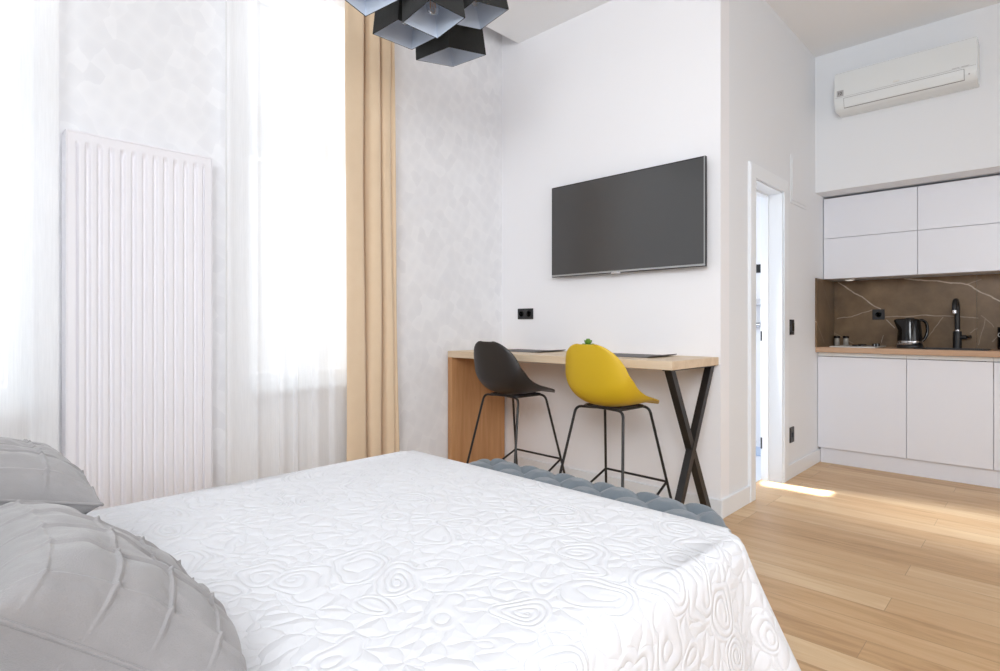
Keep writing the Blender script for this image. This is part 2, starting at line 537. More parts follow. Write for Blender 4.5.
# wall over the niche (front face at KY) and the wall closing the niche at the right and behind
bm = B()
prism(bm, [(SX, 2.158), (0.33, 2.158), (0.33, 0), (RX, 0), (RX, CZ), (SX, CZ)], 1, KY, NB)
struct('wall_kitchen', bm, M['side_wall'], 'pale wall above the kitchen niche carrying the air conditioner', 'wall')
bm = B(); box(bm, SX, RX, NB, NB+0.14, 0, CZ)
struct('wall_niche', bm, M['side_wall'], 'white wall at the back of the kitchen niche', 'wall')
bm = B(); box(bm, RX, RX+0.14, HY-0.14, NB+0.14, 0, CZ)
struct('wall_right', bm, M['wall'], 'plain white wall opposite the windows', 'wall')
bm = B(); box(bm, WX-0.32, RX, HY-0.14, HY, 0, 3.5)
struct('wall_front', bm, M['wall'], 'plain white wall behind the headboard', 'wall')
# ceiling with the raised curtain pocket along the windows
bm = B()
prism(bm, [(-2.906, CZ), (RX+0.14, CZ), (RX+0.14, 3.64), (WX-0.32, 3.64), (WX-0.32, 3.5), (-2.906, 3.5)], 1, HY-0.14, NB+0.14)
struct('ceiling', bm, M['ceiling'], 'white ceiling stepping up into a curtain pocket along the windows', 'ceiling')

def skirting(name, label, pts, t, h, mat='trim'):
    bm = B()
    x0, x1, y0, y1 = pts
    box(bm, x0, x1, y0, y1, 0, h, 0.003, 1)
    return struct(name, bm, M[mat], label, 'baseboard')
skirting('baseboard_back', 'white baseboard under the desk wall', (-3.02, SX+0.014, TY-0.014, TY), 0, 0.108)
skirting('baseboard_side', 'white baseboard between wall corner and door casing', (SX, SX+0.014, TY+0.0005, DY0-0.086), 0, 0.108)
skirting('baseboard_kitchen', 'white baseboard between door casing and kitchen plinth', (SX, SX+0.014, DY1+0.086, 5.105), 0, 0.104)

# door lining and casing
bm = B()
def upoly(y0, y1, z1, w):
    return [(y0-w, 0), (y0, 0), (y0, z1), (y1, z1), (y1, 0), (y1+w, 0), (y1+w, z1+w), (y0-w, z1+w)]
prism(bm, upoly(DY0, DY1, DZ, 0.085), 0, SX, SX+0.018)
bmesh.ops.bevel(bm, geom=[e for e in bm.edges if abs(e.verts[0].co.x-e.verts[1].co.x) < 1e-6 and e.verts[0].co.x > SX+0.01], offset=0.006, segments=2, affect='EDGES')
struct('trim_1', bm, M['trim'], 'white casing around the narrow doorway', 'door casing')
bm = B()
prism(bm, upoly(DY0+0.012, DY1-0.012, DZ-0.012, 0.012), 0, SX-0.14, SX+0.004)
struct('trim_2', bm, M['trim'], 'white lining inside the narrow doorway', 'door lining')
bm = B()
prism(bm, upoly(DY0+0.026, DY1-0.026, DZ-0.026, 0.0135), 0, SX-0.125, SX-0.085)
struct('trim_3', bm, M['trim'], 'white door stop inside the doorway lining', 'door stop')

# bathroom beyond the doorway
bm = B(); box(bm, -3.0, SX-0.137, TY+0.12, 5.75, -0.02, 0.002)
struct('floor_bathroom', bm, M['bath_floor'], 'pale tiled bathroom floor beyond the doorway', 'floor')
bm = B(); box(bm, -3.0, SX-0.137, 5.6, 5.72, 0.002, 2.5)
struct('wall_bathroom_far', bm, M['wall'], 'white far wall of the bathroom', 'wall')
bm = B(); box(bm, -3.12, -3.0, TY+0.12, 5.72, 0.002, 2.5)
struct('wall_bathroom_left', bm, M['wall'], 'white outer wall of the bathroom', 'wall')
bm = B(); box(bm, -3.12, SX-0.137, TY+0.12, 5.72, 3.12, 3.22)
struct('ceiling_bathroom', bm, M['ceiling'], 'white bathroom ceiling', 'ceiling')

# windows: frame, transom, mullion, panes, sill
def window(i, y0, y1, label):
    t = bpy.data.objects.new('window_%d' % i, None); COL.objects.link(t)
    t.location = (WX-0.2, (y0+y1)/2, WZ0)
    t['kind'] = 'structure'; t['label'] = label; t['category'] = 'window'
    fx0, fx1 = WX-0.22, WX-0.15
    bm = B()
    prism(bm, [(y0, WZ0), (y1, WZ0), (y1, WZ1), (y0, WZ1)], 0, fx0, fx1)
    bmesh.ops.delete(bm, geom=bm.faces[:], context='FACES')
    bm.free(); bm = B()
    w = 0.07
    outer = [(y0, WZ0), (y1, WZ0), (y1, WZ1), (y0, WZ1)]
    inner = [(y0+w, WZ0+w), (y1-w, WZ0+w), (y1-w, WZ1-w), (y0+w, WZ1-w)]
    rows = []
    for x in (fx0, fx1):
        rows.append(([bm.verts.new((x, *p)) for p in outer], [bm.verts.new((x, *p)) for p in inner]))
    for s in range(4):
        e = (s+1) % 4
        for (o_, i_) in rows:
            bm.faces.new((o_[s], o_[e], i_[e], i_[s]))
        bm.faces.new((rows[0][0][s], rows[0][0][e], rows[1][0][e], rows[1][0][s]))
        bm.faces.new((rows[0][1][s], rows[0][1][e], rows[1][1][e], rows[1][1][s]))
    obj('window_frame', bm, M['trim'], t)
    ym = (y0+y1)/2
    bm = B(); box(bm, fx0+0.004, fx1-0.004, ym-0.045, ym+0.045, WZ0+w, WZ1-w); obj('mullion', bm, M['trim'], t)
    bm = B(); box(bm, fx0-0.004, fx1+0.012, y0+w, y1-w, 2.06, 2.17, 0.006); obj('transom', bm, M['trim'], t)
    for a, b in ((y0+w, ym-0.045), (ym+0.045, y1-w)):
        bm = B(); box(bm, fx0+0.03, fx0+0.036, a, b, WZ0+w, 2.06); obj('pane', bm, M['glass'], t)
        bm = B(); box(bm, fx0+0.03, fx0+0.036, a, b, 2.17, WZ1-w); obj('pane', bm, M['glass'], t)
    bm = B(); box(bm, WX-0.15, WX+0.035, y0-0.03, y1+0.03, WZ0-0.035, WZ0+0.004, 0.006); obj('window_sill', bm, M['trim'], t)
    bm = B(); box(bm, fx1+0.012, fx1+0.03, ym-0.012, ym+0.012, 1.45, 1.58, 0.004); obj('window_handle', bm, M['white_plastic'], t)
window(1, *wins[0], 'tall white window behind the sheer curtain left of the radiator')
window(2, *wins[1], 'tall white window behind the sheer curtain right of the radiator')

# ------------------------------------------------------------------ curtains
def curtain_surface(bm, y0, y1, z0, z1, x, folds, amp, seed, flare=0.0, n=220, nz=36):
    rnd = random.Random(seed)
    ph = [rnd.uniform(0, 6.28) for _ in range(4)]
    def f(u, v):
        s = u+0.03*math.sin(2*PI*u*1.5+ph[0])
        top = 1-0.35*v
        w = amp*(math.sin(2*PI*folds*s+ph[1])+0.45*math.sin(2*PI*folds*1.63*s+ph[2])+0.25*math.sin(2*PI*folds*2.7*s+ph[3]+1.2*v))
        w *= 0.75+0.25*(1-v)
        y = y0+(y1-y0)*u+0.010*math.sin(2*PI*folds*s*1.1+ph[2])
        y += (u-0.5)*flare*(1-v)
        return (x+w, y, z0+(z1-z0)*v)
    grid(bm, f, n, nz)
bm = B(); curtain_surface(bm, -1.0, 0.43, 0.03, 3.44, -2.975, 9, 0.013, 3)
tag(obj('sheer_curtain', bm, M['sheer'], smooth=True, recalc=False), 'white sheer curtain hanging left of the tall radiator', 'curtain')
bm = B(); curtain_surface(bm, 1.10, 1.862, 0.03, 3.44, -3.02, 6, 0.010, 8)
tag(obj('sheer_curtain', bm, M['sheer'], smooth=True, recalc=False), 'white sheer curtain between the radiator and the beige curtain', 'curtain')

# beige curtain: broad flat fold at the left, then two deep folds
bm = B()
prof = [(1.750, 0.046), (1.775, 0.054), (1.82, 0.058), (1.862, 0.056), (1.880, 0.030), (1.884, -0.030), (1.892, -0.050), (1.902, 0.006), (1.912, 0.050), (1.945, 0.066), (1.972, 0.062), (1.982, 0.034), (1.986, -0.028), (1.994, -0.048), (2.004, 0.004), (2.016, 0.044), (2.048, 0.056), (2.066, 0.046), (2.076, 0.022), (2.088, 0.030), (2.102, 0.036), (2.112, 0.016), (2.116, -0.01)]
def cr(pts, t):
    n = len(pts)-1
    x = t*n; i = min(int(x), n-1); u = x-i
    p = [pts[max(i-1, 0)], pts[i], pts[i+1], pts[min(i+2, n)]]
    return tuple(0.5*((2*p[1][q])+(-p[0][q]+p[2][q])*u+(2*p[0][q]-5*p[1][q]+4*p[2][q]-p[3][q])*u*u+(-p[0][q]+3*p[1][q]-3*p[2][q]+p[3][q])*u**3) for q in range(len(p[0])))
def fcur(u, v):
    y, x = cr(prof, u)
    k_ = 1.0+0.10*(1-v)**1.5
    y = 1.79+(y-1.79)*k_*(0.97+0.03*(1-v))
    wob = 0.006*math.sin(5*v+9*u)+0.004*math.sin(13*v+21*u)*(1-v)
    pin = 0.012*math.sin(u*60)*max(0, (v-0.75))/0.25
    return (-2.972+x*(1.0-0.15*v)+wob+pin, y+0.004*math.sin(6*v+11*u), 0.03+3.41*v)
vs = grid(bm, fcur, 160, 50)
o = obj('drape_curtain', bm, M['curtain'], smooth=True, recalc=False)
md = o.modifiers.new('cloth', 'SOLIDIFY'); md.thickness = 0.004
tag(o, 'heavy beige curtain drawn to the side of the right window', 'curtain')
bm = B(); tube(bm, [(-2.98, HY+0.05, 3.46), (-2.98, TY-0.05, 3.46)], 0.012)
for y in (-1.1, 0.75, 2.6):
    tube(bm, [(-2.98, y, 3.46), (-2.98, y, 3.5)], 0.006)
tag(obj('curtain_rail', bm, M['white_plastic'], smooth=True, auto=40), 'white curtain rail hidden in the ceiling pocket', 'curtain rail')

# ------------------------------------------------------------------ radiator
RY0, RY1, RZ0, RZ1, RXF = 0.453, 1.037, 0.13, 1.925, -2.978
rad = thing('radiator', 'tall white fluted panel radiator between the two windows', 'radiator', (RXF-0.05, (RY0+RY1)/2, 0.0))
bm = B()
nf = 12
def frad(u, v):
    y = RY0+0.006+(RY1-RY0-0.012)*u
    z = RZ0+0.006+(RZ1-RZ0-0.012)*v
    s = (y-RY0-0.035)/((RY1-RY0-0.07)/nf)
    d = 0.0
    if 0 <= s <= nf:
        q = s-math.floor(s)
        q = min(q, 1-q)*2
        g = 1-min(1, max(0, (q-0.12)/0.5))
        e = min(1, max(0, (z-RZ0-0.04)/0.012))*min(1, max(0, (RZ1-0.045-z)/0.012))
        d = -0.012*g*g*(3-2*g)*e
    return (RXF+d, y, z)
vs = grid(bm, frad, 300, 150)
edge = [vs[i][0] for i in range(301)]+[vs[300][j] for j in range(1, 151)]+[vs[i][150] for i in range(299, -1, -1)]+[vs[0][j] for j in range(149, 0, -1)]
back = [bm.verts.new((RXF-0.02, v.co.y, v.co.z)) for v in edge]
for i in range(len(edge)):
    j = (i+1) % len(edge)
    bm.faces.new((edge[i], edge[j], back[j], back[i]))
obj('front_panel', bm, M['radiator'], rad, smooth=True, auto=40)
for y in (RY0, RY1-0.005):
    bm = B(); box(bm, RXF-0.085, RXF+0.003, y, y+0.005, RZ0, RZ1, 0.001, 1); obj('side_panel', bm, M['radiator'], rad)
bm = B(); box(bm, RXF-0.085, RXF+0.001, RY0, RY1, RZ1-0.006, RZ1+0.004, 0.002, 1); obj('top_grille', bm, M['radiator'], rad)
bm = B(); box(bm, RXF-0.08, RXF-0.045, RY0+0.02, RY1-0.02, RZ0+0.02, RZ1-0.02); obj('rear_panel', bm, M['radiator'], rad)
for y in (RY0+0.08, RY1-0.08):
    bm = B(); tube(bm, fillet([(RXF-0.06, y, RZ0+0.03), (RXF-0.06, y, 0.07), (WX+0.006, y, 0.07)], 0.03), 0.009); obj('pipe', bm, M['chrome'], rad, smooth=True)
for y in (RY0+0.12, RY1-0.12):
    for z in (0.4, 1.6):
        bm = B(); box(bm, WX+0.002, RXF-0.0805, y-0.02, y+0.02, z-0.03, z+0.03); obj('bracket', bm, M['radiator'], rad)

# ------------------------------------------------------------------ bed and its cloths
BX0, BX1, BY0, BY1, BZ = -2.085, -0.565, -0.62, 1.555, 0.55
bed = thing('bed', 'double bed dressed in white with a tufted slate headboard', 'bed', ((BX0+BX1)/2, 0.4, 0))
bm = B(); box(bm, BX0+0.05, BX1-0.05, BY0+0.02, BY1-0.05, 0.10, 0.30, 0.02); obj('base', bm, M['velvet'], bed)
bm = B(); box(bm, BX0+0.04, BX1-0.04, BY0+0.02, BY1-0.035, 0.302, 0.525, 0.05, 4); obj('mattress', bm, M['mattress'], bed, smooth=True, auto=50)
for x in (BX0+0.12, BX1-0.12):
    for y in (BY0+0.12, BY1-0.15):
        bm = B(); lathe(bm, [(0.022, 0.0), (0.03, 0.102)], x, y, 16); obj('leg', bm, M['black_metal'], bed, smooth=True, auto=40)
# tufted headboard
bm = B()
def tuft(a, b, pa, pb):
    """Puffs between buttons on a diamond lattice; 0 at the button, 1 on the crown."""
    s, t = a/pa+b/pb, a/pa-b/pb
    ds, dt = abs(s-round(s)), abs(t-round(t))
    crease = min(ds, dt)
    r = math.hypot(ds, dt)
    return (min(1, crease/0.30))**0.5*0.45+min(1, r/0.5)**0.75*0.55
def fhead(u, v):
    x = BX0-0.03+(BX1-BX0+0.06)*u; z = 0.25+0.8*v
    e = min(1, min(u, 1-u)*18)*min(1, min(v, 1-v)*10)
    return (x, BY0-0.02-0.045*(1-e)**2+0.028*tuft(x, z, 0.24, 0.2)*e-0.028, z)
vs = grid(bm, fhead, 160, 90)
edge = [vs[i][0] for i in range(161)]+[vs[160][j] for j in range(1, 91)]+[vs[i][90] for i in range(159, -1, -1)]+[vs[0][j] for j in range(89, 0, -1)]
back = [bm.verts.new((v.co.x, BY0-0.14, v.co.z)) for v in edge]
for i in range(len(edge)):
    j = (i+1) % len(edge)
    bm.faces.new((edge[i], edge[j], back[j], back[i]))
bm.faces.new(back)
obj('headboard', bm, M['headboard'], bed, smooth=True, auto=60)

# coverlet: rings from the middle of the top, over the edge, down the drop
bm = B()
def rrect(x0, x1, y0, y1, r, n_corner, n_x, n_y):
    pts = []
    cs = [(x1-r, y0+r, -PI/2), (x1-r, y1-r, 0), (x0+r, y1-r, PI/2), (x0+r, y0+r, PI)]
    for q, (cx, cy, a0) in enumerate(cs):
        for i in range(n_corner):
            a = a0+PI/2*i/n_corner
            pts.append((cx+r*math.cos(a), cy+r*math.sin(a), math.cos(a), math.sin(a), q, i/n_corner))
        a = a0+PI/2
        nx_, ny_ = math.cos(a), math.sin(a)
        e0 = (cx+r*nx_, cy+r*ny_)
        c2 = cs[(q+1) % 4]
        e1 = (c2[0]+r*math.cos(c2[2]), c2[1]+r*math.sin(c2[2]))
        m = n_y if q % 2 == 0 else n_x
        for i in range(m):
            s = i/m
            pts.append((e0[0]+(e1[0]-e0[0])*s, e0[1]+(e1[1]-e0[1])*s, nx_, ny_, q, -s))
    return pts
base = rrect(BX0, BX1, BY0+0.01, BY1, 0.075, 14, 70, 90)
cxm, cym = (BX0+BX1)/2, (BY0+BY1)/2
rings = []
for s in (0.02, 0.15, 0.3, 0.45, 0.6, 0.75, 0.86, 0.94):
    rings.append([bm.verts.new((cxm+(p[0]-cxm)*s, cym+(p[1]-cym)*s, BZ+0.004*noise.noise((p[0]*s*3, p[1]*s*3, 1)))) for p in base])
prof_ = [(-0.045, 0.0), (-0.028, -0.003), (-0.012, -0.011), (-0.002, -0.026), (0.004, -0.045)]
for k_ in range(1, 15):
    s = k_/14
    prof_.append((0.004+0.055*s**1.2, -0.045-0.43*s))
for off, dz in prof_:
    ring = []
    s = max(0, (-dz-0.04)/0.44)
    for i, (x, y, nx_, ny_, q, t) in enumerate(base):
        o_ = off
        arc = i*0.9
        o_ += s*(0.014*math.sin(i*0.33)+0.010*math.sin(i*0.147+1.3))*(1 if ny_ > -0.5 else 0)
        if q == 1 and t >= 0:                       # foot corner at the right kicks outwards
            o_ += 0.17*s*math.sin(PI*min(1, t+0.05))**1.0
        if q == 2 and t >= 0:
            o_ += 0.10*s*math.sin(PI*min(1, t+0.05))
        if ny_ < -0.5: o_ = min(o_, 0.004)
        if ny_ > 0.95: o_ *= 0.3                    # tucked close behind the bench
        ring.append(bm.verts.new((x+nx_*o_, y+ny_*o_, BZ+dz)))
    rings.append(ring)
nb = len(base)
for A, C_ in zip(rings, rings[1:]):
    for j in range(nb):
        bm.faces.new((A[j], A[(j+1) % nb], C_[(j+1) % nb], C_[j]))
bm.faces.new(rings[0])
o = obj('bedspread', bm, M['coverlet'], smooth=True)
tag(o, 'white quilted bedspread with swirling floral stitching over the bed', 'bedspread')

# cushions with pintuck lattice
def make_cushion(name, W, H, T, seed, pitch):
    """Pillow in its own frame: x along the width, y up the height, z the thickness."""
    bm = B()
    N = 220
    def f(side):
        def g(u, v):
            a, b = 2*u-1, 2*v-1
            px = a*(1-0.07*(1-a*a)*0 - 0.075*(1-b*b)*abs(a)**3*0)
            # edges pull in between the corners
            x = W/2*a*(1-0.07*(1-b*b))
            y = H/2*b*(1-0.07*(1-a*a))
            prof = ((1-a**4)*(1-b**4))
            prof = max(prof, 0)**0.55
            base_h = T/2*prof*(0.92+0.08*noise.noise((a*1.3, b*1.3, seed)))
            ax, by = a*W/2, b*H/2
            gx = ax/pitch-0.2; gy = by/pitch+0.15
            dx = abs(gx-round(gx))*pitch; dy = abs(gy-round(gy))*pitch
            fade = min(1, prof*2.2)
            puff = 0.005*math.sin(PI*min(1, dx/(pitch/2))/2)*math.sin(PI*min(1, dy/(pitch/2))/2)
            sx_ = (gx-round(gx))*pitch; sy_ = (gy-round(gy))*pitch
            ridge = 0.0050*(math.exp(-(sx_/(0.0016 if sx_ > 0 else 0.0045))**2)+math.exp(-(sy_/(0.0016 if sy_ > 0 else 0.0045))**2))
            wr = 0.006*noise.noise((ax*16, by*16, seed+3))+0.0025*noise.noise((ax*45+by*20, by*30, seed))
            return (x, y, side*(base_h+fade*(puff+ridge+wr)))
        return g
    grid(bm, f(1), N, N)
    grid(bm, f(-1), N, N, flip=True)
    bmesh.ops.remove_doubles(bm, verts=bm.verts[:], dist=0.0008)
    return bm
def cushion(T_near, B_near, W, label, seed, roll=0.0, thick=0.22, grow=1.12):
    """T_near and B_near: the upper and lower corners of the edge that faces +X."""
    T_, B_ = Vector(T_near), Vector(B_near)
    up = (T_-B_); H = up.length*grow
    yv = up.normalized()
    xv = Vector((1, 0, 0)); xv = (xv-yv*xv.dot(yv)).normalized()
    xv = (Matrix.Rotation(roll, 3, Vector((0, 0, 1))) @ xv); xv = (xv-yv*xv.dot(yv)).normalized()
    zv = xv.cross(yv)
    c_ = (T_+B_)/2-xv*W/2
    t = thing('cushion', label, 'cushion', (0, 0, 0), 'pintucked cushions')
    t.matrix_world = Matrix(((xv.x, yv.x, zv.x, c_.x), (xv.y, yv.y, zv.y, c_.y), (xv.z, yv.z, zv.z, c_.z), (0, 0, 0, 1)))
    del t['group']
    t['group'] = 'pintucked cushions at the head of the bed'
    me_o = obj('cover', make_cushion('cover', W, H, thick, seed, 0.082), M['linen'], None, smooth=True, recalc=True)
    me_o.parent = t
    mw = t.matrix_world.copy(); mi = mw.inverted()
    for v in me_o.data.vertices:                     # the underside settles on the bed
        w_ = mw @ v.co
        if w_.z < BZ+0.0062:
            w_.z = BZ+0.0062; v.co = mi @ w_
    # seam piping round the edge
    bm = B(); pts = []
    for i in range(96):
        s = i/96*4; q = int(s); r_ = (s-q)*2-1
        a, b = [(r_, -1), (1, r_), (-r_, 1), (-1, -r_)][q]
        pts.append((W/2*a*(1-0.07*(1-b*b)), H/2*b*(1-0.07*(1-a*a)), 0))
    tube(bm, pts, 0.003, 6, closed=True)
    p = obj('piping', bm, M['linen'], None, smooth=True); p.parent = t
    return t
cushion((-0.78, 0.07, 0.790), (-0.78, 0.30, 0.590), 0.42, 'grey pintucked linen cushion nearest the camera at the bed head', 1.0, thick=0.20, grow=1.16)
cushion((-1.32, -0.10, 0.845), (-1.32, 0.25, 0.755), 0.42, 'grey pintucked linen cushion on the window side, behind the nearer cushion', 5.0, thick=0.155, grow=1.05)
# plain pillows under the cushions
def pillow(c_, W, H, T, tilt, mat, label):
    bm = B()
    def f(side):
        def g(u, v):
            a, b = 2*u-1, 2*v-1
            p_ = max((1-a**4)*(1-b**4), 0)**0.5
            return (W/2*a*(1-0.05*(1-b*b)), H/2*b*(1-0.05*(1-a*a)), side*T/2*p_)
        return g
    grid(bm, f(1), 40, 40); grid(bm, f(-1), 40, 40, flip=True)
    bmesh.ops.remove_doubles(bm, verts=bm.verts[:], dist=0.0005)
    o = obj('pillow', bm, mat, smooth=True)
    o.location = c_; o.rotation_euler = (tilt, 0, 0)
    return tag(o, label, 'pillow')
pillow((-1.02, -0.20, 0.745), 0.60, 0.42, 0.17, math.radians(66), M['headboard'], 'slate teal bed pillow standing behind the nearer grey cushion')
pillow((-1.66, -0.02, 0.625), 0.56, 0.46, 0.134, math.radians(4), M['headboard'], 'slate teal bed pillow lying under the cushion on the window side')

# ------------------------------------------------------------------ tufted bench at the foot of the bed
QX0, QX1, QY0, QY1, QZ = -1.87, -0.74, 1.59, 1.875, 0.512
bench = thing('bench', 'slate blue button-tufted bench at the foot of the bed', 'bench', ((QX0+QX1)/2, (QY0+QY1)/2, 0))
bm = B()
pa, pb = 0.185, 0.165
def fb(u, v):
    # (u, v) runs over the top and rolls down the sides
    a, b = 2*u-1, 2*v-1
    W2, D2 = (QX1-QX0)/2, (QY1-QY0)/2
    R = 0.075
    def roll(t, half):
        L = half-R+R*PI/2+0.10
        s = t*L
        if abs(s) <= half-R: return s, 0.0
        e = abs(s)-(half-R); sg = 1 if s > 0 else -1
        if e <= R*PI/2:
            th = e/R
            return sg*(half-R+R*math.sin(th)), -R*(1-math.cos(th))
        return sg*half, -R-(e-R*PI/2)
    x, zx = roll(a, W2)
    y, zy = roll(b, D2)
    La = W2-R+R*PI/2+0.10; Lb = D2-R+R*PI/2+0.10
    tf = tuft(a*La, b*Lb+0.5*pb/2, pa, pb)
    z = QZ+min(zx, zy) if min(zx, zy) < 0 else QZ
    z = QZ+max(zx+zy, -R-0.10)
    dn = 0.046*(tf-1)
    nx_ = 0 if zx == 0 else (1 if a > 0 else -1)*min(1, -zx/R)
    ny_ = 0 if zy == 0 else (1 if b > 0 else -1)*min(1, -zy/R)
    nz_ = max(0.0, 1-math.hypot(nx_, ny_))
    return ((QX0+QX1)/2+x+nx_*dn*0.6, (QY0+QY1)/2+y+ny_*dn*0.6, z+nz_*dn)
grid(bm, fb, 220, 90)
obj('tufted_cushion', bm, M['velvet'], bench, smooth=True)
bm = B(); box(bm, QX0+0.012, QX1-0.012, QY0+0.012, QY1-0.012, 0.14, QZ-0.12, 0.008); obj('apron', bm, M['velvet'], bench)
R = 0.075
W2, D2 = (QX1-QX0)/2, (QY1-QY0)/2
for i in range(-12, 13):
    for j in range(-6, 7):
        # lattice points where s and t are both whole
        s_, t_ = i, j
        a_ = (s_+t_)/2*pa; b_ = (s_-t_)/2*pb-0.25*pb
        if abs(a_) < W2-R*0.6 and abs(b_) < D2-R*0.55:
            bm = B()
            lathe(bm, [(0.002, 0.006), (0.007, 0.0055), (0.011, 0.002), (0.012, -0.004)], 0, 0, 12)
            o = obj('button', bm, M['velvet'], None, smooth=True)
            o.parent = bench
            o.location = (a_, b_, QZ-0.040)
for x in (QX0+0.08, QX1-0.08):
    for y in (QY0+0.07, QY1-0.07):
        bm = B(); lathe(bm, [(0.014, 0), (0.024, 0.142)], x, y, 14); obj('leg', bm, M['black_metal'], bench, smooth=True, auto=40)

# ------------------------------------------------------------------ desk
DX0, DX1, DYF, DYB, DT, DTH = -3.072, -1.362, 2.645, 3.203, 0.92, 0.045
desk = thing('desk', 'oak bar desk with slab side panel and black crossed leg', 'desk', ((DX0+DX1)/2, (DYF+DYB)/2, 0))
bm = B(); box(bm, DX0, DX1, DYF, DYB, DT-DTH, DT, 0.002, 1); obj('tabletop', bm, M['oak_desk'], desk)
bm = B(); box(bm, DX0, DX0+0.042, DYF+0.001, DYB-0.016, 0, DT-DTH, 0.0015, 1); obj('side_panel', bm, M['oak_panel'], desk)
LX = -1.395
def bar(y0, z0, y1, z1, w, x0, x1):
    """flat bar in the YZ plane"""
    bm = B()
    prism(bm, [(y0-w/2, z0), (y0+w/2, z0), (y1+w/2, z1), (y1-w/2, z1)], 0, x0, x1)
    return bm
obj('leg', bar(2.70, 0.869, 3.165, 0.0, 0.044, LX-0.026, LX+0.012), M['black_metal'], desk)
obj('leg', bar(3.165, 0.869, 2.70, 0.0, 0.044, LX-0.022, LX+0.016), M['black_metal'], desk)
bm = B(); box(bm, LX-0.03, LX+0.02, 2.665, 3.19, 0.868, DT-DTH, 0.001, 1); obj('leg_bracket', bm, M['black_metal'], desk)

# placemats
def placemat(x0, x1, y0, y1, label):
    bm = B()
    def f(u, v):
        x = x0+(x1-x0)*u; y = y0+(y1-y0)*v
        return (x, y, DT+0.0045+0.010*max(0, (u-0.85)/0.15)**2)
    vs = grid(bm, f, 30, 16)
    o = obj('placemat', bm, M['placemat'], smooth=True, recalc=False)
    md = o.modifiers.new('thick', 'SOLIDIFY'); md.thickness = 0.0042; md.offset = -1
    tag(o, label, 'placemat', 'grey placemats on the desk')
placemat(-2.86, -2.42, 2.87, 3.16, 'grey placemat on the desk in front of the black stool')
placemat(-2.02, -1.58, 2.83, 3.13, 'grey placemat on the desk in front of the yellow stool')

# succulent
pl = thing('potted_succulent', 'small green succulent in a white pot on the desk behind the yellow stool', 'plant', (-2.155, 3.05, DT))
bm = B(); lathe(bm, [(0.024, 0), (0.031, 0.05), (0.028, 0.05), (0.026, 0.042)], -2.155, 3.05, 20); 
for v in bm.verts: v.co.z += DT
obj('pot', bm, M['pot'], pl, smooth=True, auto=40)
for ring, (nl, ln, el) in enumerate([(7, 0.044, 0.35), (6, 0.038, 0.85), (4, 0.028, 1.25)]):
    for i in range(nl):
        az = 2*PI*i/nl+ring*0.4
        d = Vector((math.cos(az)*math.cos(el), math.sin(az)*math.cos(el), math.sin(el)))
        o0 = Vector((-2.155, 3.05, DT+0.045+0.012*ring))
        pts = [o0+d*ln*t for t in (0, 0.3, 0.6, 0.85, 1.0)]
        bm = B(); tube(bm, pts, [0.004, 0.008, 0.009, 0.006, 0.001], 8)
        obj('leaf', bm, M['leaf'], pl, smooth=True)

